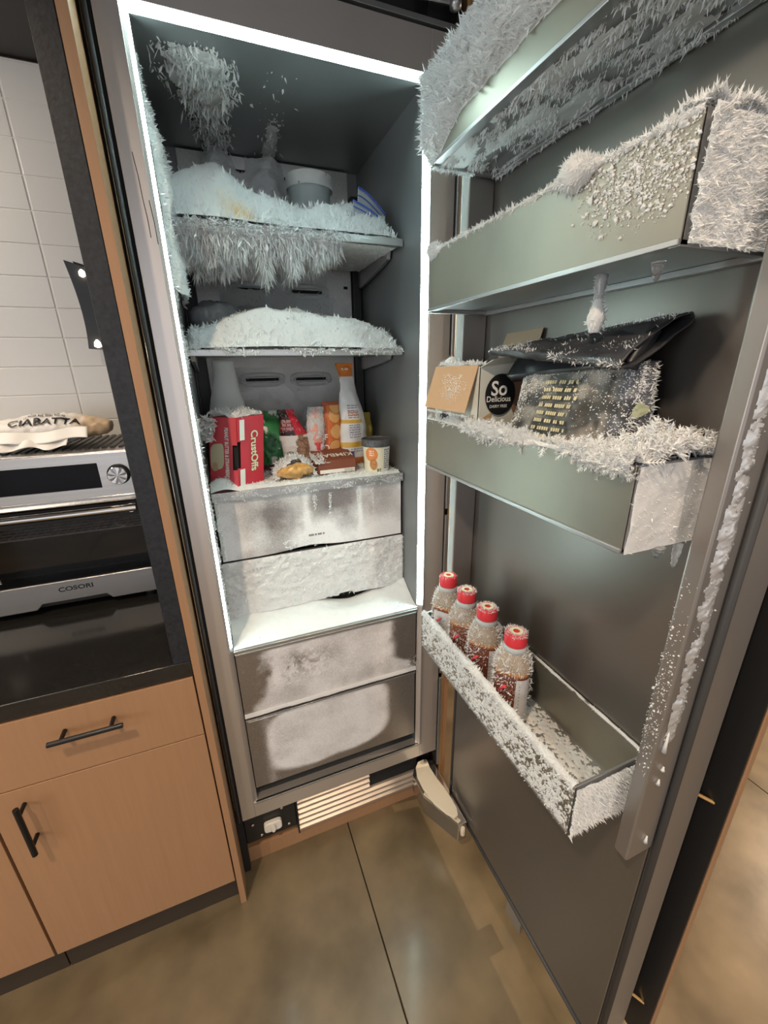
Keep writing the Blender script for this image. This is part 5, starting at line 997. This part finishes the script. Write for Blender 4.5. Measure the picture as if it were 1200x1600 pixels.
# open carton
t = thing('food_carton', 'open brown and white carton with black oval badge in door bin', 'carton', (0.5, -0.25, B3[0] + 0.009))
kx0, kx1, ky0, ky1, kz0, kz1 = 0.447, 0.560, -0.170, -0.335, B3[0] + 0.010, 1.562
def sheetp(name, pts, col, m='card', th=0.0012, parent=t):
    o = MB().add(pts, [tuple(range(len(pts)))], [col] * len(pts)).build(name, M[m], parent); sd = o.modifiers.new('thick', 'SOLIDIFY'); sd.thickness = th; return o
KR, WH, BRN = (0.50, 0.30, 0.165), (0.66, 0.67, 0.60), (0.24, 0.135, 0.085)
sheetp('carton_side', [(kx0, ky0, kz0), (kx0, ky1, kz0), (kx0, ky1, kz1), (kx0, ky0, kz1)], WH)
sheetp('carton_side', [(kx0, ky1, kz0), (kx1, ky1, kz0), (kx1, ky1, kz1 + 0.012), (kx0, ky1, kz1)], WH)
sheetp('carton_side', [(kx1, ky1, kz0), (kx1, ky0, kz0), (kx1, ky0, kz1), (kx1, ky1, kz1)], KR)
sheetp('carton_side', [(kx1, ky0, kz0), (kx0, ky0, kz0), (kx0, ky0, kz1), (kx1, ky0, kz1)], KR)
sheetp('carton_bottom', [(kx0, ky0, kz0), (kx1, ky0, kz0), (kx1, ky1, kz0), (kx0, ky1, kz0)], KR)
sheetp('front_flap', [(kx0 - 0.001, ky0 - 0.002, kz1), (kx0 - 0.001, ky1 + 0.004, kz1 + 0.002), (kx0 - 0.020, ky1 + 0.012, kz1 - 0.082), (kx0 - 0.024, ky0 + 0.004, kz1 - 0.082)], KR)
sheetp('back_flap', [(kx1, ky0 - 0.05, kz1), (kx1, ky1, kz1), (kx1 + 0.010, ky1 - 0.01, kz1 + 0.065), (kx1 + 0.010, ky0 - 0.07, kz1 + 0.062)], (0.40, 0.30, 0.20))
sheetp('end_flap', [(kx0, ky1 - 0.0005, kz1 - 0.002), (kx1, ky1 - 0.0005, kz1 + 0.010), (kx1 - 0.01, ky1 - 0.030, kz1 + 0.028), (kx0 + 0.012, ky1 - 0.020, kz1 + 0.010)], (0.56, 0.57, 0.52))
# brown sweep, picture and print on the two visible sides
n = 22; aa = np.linspace(0, math.pi * 0.95, n)
MB().add([(kx0 - 0.0013, ky1 + 0.001, kz0)] + [(kx0 - 0.0013, ky1 + 0.001 + 0.11 * math.sin(a_) * (1 - a_ / 8), kz0 + 0.115 * (1 - math.cos(a_)) / 2 * 1.05) for a_ in aa], [tuple(range(n + 1))], [BRN] * (n + 1)).build('print', M['card'], t)
MB().add([(kx0 + 0.03, ky1 - 0.0013, kz0), (kx1 - 0.002, ky1 - 0.0013, kz0)] + [(kx1 - 0.002, ky1 - 0.0013, kz0 + 0.20)] + [(kx0 + 0.03 + 0.075 * math.cos(a_) ** 2, ky1 - 0.0013, kz0 + 0.02 + 0.17 * math.sin(a_)) for a_ in np.linspace(0.05, 1.5, 12)][::-1], [tuple(range(15))], [BRN] * 15).build('print', M['card'], t)
sheetp('print', [(kx0 + 0.001, ky1 - 0.0016, kz0), (kx0 + 0.028, ky1 - 0.0016, kz0), (kx0 + 0.028, ky1 - 0.0016, kz0 + 0.125), (kx0 + 0.001, ky1 - 0.0016, kz0 + 0.11)], (0.56, 0.36, 0.18), th=0.0004)
fe = lambda x, z: np.c_[0.492 + x, np.full_like(x, ky1 - 0.0026), 1.512 + z]
disc(lambda x, z: fe(x, z), 0, 0, 0.033, 0.037, 36).build('badge', M['ink'], t)
fe2 = lambda x, z: np.c_[0.489 + x, np.full_like(x, ky1 - 0.0032), 1.512 + z]
lettering('lettering', 'So', 0.036, lambda x, y: fe2(x, y + 0.010), M['inkw'], t, 0.02)
lettering('lettering', 'Delicious', 0.0145, lambda x, y: fe2(x, y - 0.008), M['inkw'], t, 0.01)
lettering('lettering', 'DAIRY FREE', 0.0075, lambda x, y: fe2(x, y - 0.021), M['inkw'], t, 0.01)
v, f = wordbars(0.035, 4, 0.005, 5, 0.5); MB().add(np.c_[np.full(len(v), kx0 - 0.0018), ky1 + 0.018 + v[:, 1], kz0 + 0.105 + v[:, 0]], f).build('small_print', M['inkw'], t)
disc(lambda x, z: np.c_[np.full(len(x), kx0 - 0.002), ky0 - 0.045 - x, kz0 + 0.105 + z], 0, 0, 0.02, 0.012).build('print', mat('dark_print', (0.03, 0.02, 0.03), 0.5), t)
disc(lambda x, z: np.c_[np.full(len(x), kx0 - 0.0022), ky0 - 0.075 - x, kz0 + 0.096 + z], 0, 0, 0.022, 0.009).build('print', mat('tan_print', (0.62, 0.46, 0.27), 0.5), t)
frost('frost_cap', t, plane((kx0 - 0.002, ky0 - 0.01, kz1), (0, -0.14, 0), (0.03, 0, 0.0)), (-0.3, 0, 1), lambda u, v: 0.016 * (F3(u, v, 6, 3, 4) - 0.35) * sst(0.0, 0.15, u), (40, 14), 1100, 0.007, 'blade', 0.8, 211)
frost('frost_cap', t, plane((kx0 - 0.0045, ky0 - 0.03, kz1 - 0.012), (0, -0.11, 0), (-0.016, 0, -0.06)), (-1, 0, 0.2), lambda u, v: 0.5 + 0 * u, (3, 3), 420, 0.0016, 'chunk', 0.7, 212, sheet=False, dens=lambda u, v: np.clip(rr(u, v, 0.5, 0.4, 0.5, 0.6, 2), 0, 1))
frost('frost_cap', t, plane((kx0 - 0.024, ky0 - 0.004, kz1 - 0.084), (0, -0.155, 0), (0.004, 0, 0)), (-0.3, 0, -1), lambda u, v: 0.0015 + 0.002 * F3(u, v, 12, 1, 3), (30, 3), 360, 0.004, 'spike', 0.6, 213)
frost('frost_cap', t, plane((0.455, ky0 - 0.004, kz1 - 0.01), (0, -0.035, 0), (0.05, 0, 0)), (0, 0, 1), lambda u, v: 0.028 * np.clip(rr(u, v, 0.4, 0.4, 0.5, 0.6, 2), 0, 1) + 0.002, (24, 20), 600, 0.005, 'spike', 0.8, 214)

# black foil pouch with its top rolled over
t = thing('foil_pouch', 'large black foil pouch with rolled top and pale printed text, frosted', 'food pouch', (0.5, -0.49, B3[0] + 0.009))
pz0 = B3[0] + 0.010
def bodyS(q, a):      # q height 0..1, a around
    q = np.asarray(q, float); a = np.asarray(a, float); e = 0.55
    hw = 0.118 - 0.006 * q; hd = 0.050 * (1 - 0.38 * sst(0.45, 1.0, q)); cxx = 0.500 + 0.012 * q
    X = cxx - hd * np.sign(np.cos(a)) * np.abs(np.cos(a)) ** e; Y = -0.502 - hw * np.sign(np.sin(a)) * np.abs(np.sin(a)) ** e
    Zz = pz0 + (0.198 + 0.012 * np.sin(a)) * q
    P = np.stack([X, Y, Zz], -1); k = (fbm(P * np.array([24, 24, 24]), 77, 4) - 0.5) * 0.014 * sst(0, 0.15, q)
    return P + np.stack([-np.cos(a), -np.sin(a), 0 * a], -1) * k[..., None]
Q, T = np.meshgrid(np.linspace(0, 1, 60), np.linspace(0, 2 * np.pi, 97)[:-1], indexing='ij'); P = bodyS(Q, T); fs = []
for i in range(59):
    for j in range(96): fs.append((i * 96 + j, i * 96 + (j + 1) % 96, (i + 1) * 96 + (j + 1) % 96, (i + 1) * 96 + j))
fs += [tuple(range(96))[::-1], tuple(range(59 * 96, 60 * 96))]
nn_ = fbm(P * 55, 5, 4); fr_ = sst(0.62, 0.95, T) * (T < 3.2); kk = (0.05 + 0.28 * sst(0.40, 0.62, nn_) + 0.25 * sst(0.82, 1, Q) * (nn_ > 0.4)) * (1 - 0.7 * fr_)
pc_ = kk[..., None] * np.array([1.0, 0.92, 0.80]) * (1 - fr_)[..., None] + (fr_ * (0.05 + 0.16 * sst(0.4, 0.65, nn_)))[..., None] * np.array([0.85, 0.92, 1.1])
MB().add(P.reshape(-1, 3), fs, pc_.reshape(-1, 3)).build('pouch_body', M['pouchbody'], t, smooth=True)
U, V = np.meshgrid(np.linspace(0, 1, 60), np.linspace(0, 1, 40), indexing='ij')
th = 2 * np.pi * V
def rollS(U, V, off=0.0):
    th = 2 * np.pi * V; cc = np.sign(np.cos(th)) * np.abs(np.cos(th)) ** 0.8; rollx = 0.505 + 0.052 * cc
    P = np.stack([rollx + 0.003 * np.sin(U * 14 + V * 6), -0.350 - 0.270 * U, 1.598 + 0.020 * U + 0.006 * np.sin(th) * (0.5 + 1.2 * U) - (0.557 - rollx) * (0.12 + 0.42 * U) + 0.010 * (fbm(np.stack([U * 9, np.cos(th) * 2, np.sin(th) * 2], -1), 4) - 0.5) + off], -1)
    return P
P = rollS(U, V)
m = MB(); fs = [(i * 40 + j, (i + 1) * 40 + j, (i + 1) * 40 + j + 1, i * 40 + j + 1) for i in range(59) for j in range(39)]
rl = m.add(P.reshape(-1, 3), fs).build('rolled_top', M['pouch'], t, smooth=True)
sd = rl.modifiers.new('thick', 'SOLIDIFY'); sd.thickness = 0.0025
P2 = np.stack([0.478 + 0.03 * V + 0.004 * np.sin(U * 11), -0.37 - 0.24 * U, pz0 + 0.19 + 0.045 * V + 0.02 * U], -1)
o = MB().grid(P2).build('pouch_neck', M['pouch'], t, smooth=True); sd = o.modifiers.new('thick', 'SOLIDIFY'); sd.thickness = 0.02
v, f = wordbars(0.078, 9, 0.0112, 6, 0.45)
def onp(x, y, off=0.0032):
    a = np.arcsin(np.clip((0.010 + x) / 0.116, -0.95, 0.95) ** 1.0); a = np.sign(np.sin(a)) * np.abs(np.abs((0.010 + x) / 0.116)) ** (1 / 0.55); a = np.arcsin(np.clip(a, -0.98, 0.98))
    p = bodyS(0.50 + y / 0.2, a); p[:, 0] -= off; return p
MB().add(onp(v[:, 0] - 0.004, v[:, 1] + 0.040), f).build('small_print', mat('pale_gold_ink', (0.62, 0.54, 0.32), 0.5), t)
disc(lambda x, z: bodyS(0.72 + z / 0.2, 1.45 + x / 0.05) + np.array([[-0.001, -0.0025, 0]]), 0, 0, 0.008, 0.009).build('sticker', mat('pale_green_sticker', (0.42, 0.45, 0.30), 0.5), t)
Sp = lambda u, v: bodyS(v, -1.45 + 2.9 * u)
Np = lambda u, v: np.stack([-np.cos(-1.45 + 2.9 * u), -np.sin(-1.45 + 2.9 * u), 0.1 + 0 * u], -1)
dp = lambda u, v: np.clip(0.10 + 1.0 * sst(0.72, 0.98, v) * sst(0.75, 0.55, u) + 0.75 * (F3(u, v, 7, 7, 9) > 0.52) * sst(0.5, 0.1, u) + 0.25 * sst(0.62, 0.8, u) + 0.35 * sst(0.95, 1, u), 0, 1)
frost('frost_coat', t, Sp, Np, lambda u, v: 0.002 + 0 * u, (80, 60), 3600, 0.0017, 'chunk', 0.7, 221, dens=dp, width=0.0017, sheet=False)
frost('edge_frost', t, lambda u, v: bodyS(u, 1.30 + 0.5 * v), (0.1, -1, 0.1), lambda u, v: 0.001 + 0 * u, (30, 4), 900, 0.0055, 'spike', 0.6, 222, sheet=False)
frost('edge_frost', t, lambda u, v: rollS(u, 0.10 + 0.38 * v, 0.0006), (-0.3, 0, 1), lambda u, v: 0.002 + 0 * u, (60, 20), 2600, 0.0045, 'spike', 0.7, 223, sheet=False, dens=lambda u, v: 0.06 + 0.94 * (F3(u, v, 9, 5, 4) > 0.54))
frost('edge_frost', t, lambda u, v: rollS(0.55 + 0.45 * u, 0.46 + 0.06 * v, 0.0004), (-0.8, -0.2, 0.1), lambda u, v: 0.002 + 0 * u, (30, 5), 500, 0.006, 'spike', 0.7, 224, sheet=False, dens=lambda u, v: 0.1 + 0.9 * (F3(u, v, 6, 2, 4) > 0.48))
t = thing('food_packet', 'small red packet under the foot of the black foil pouch', 'packet', (0.455, -0.59, B3[0] + 0.01))
MB().prism([(0.440, -0.545, 1.40), (0.440, -0.635, 1.40), (0.462, -0.640, 1.465), (0.448, -0.55, 1.462)], (0.008, 0, 0)).build('packet', M['redcap'], t, bevel=0.002)
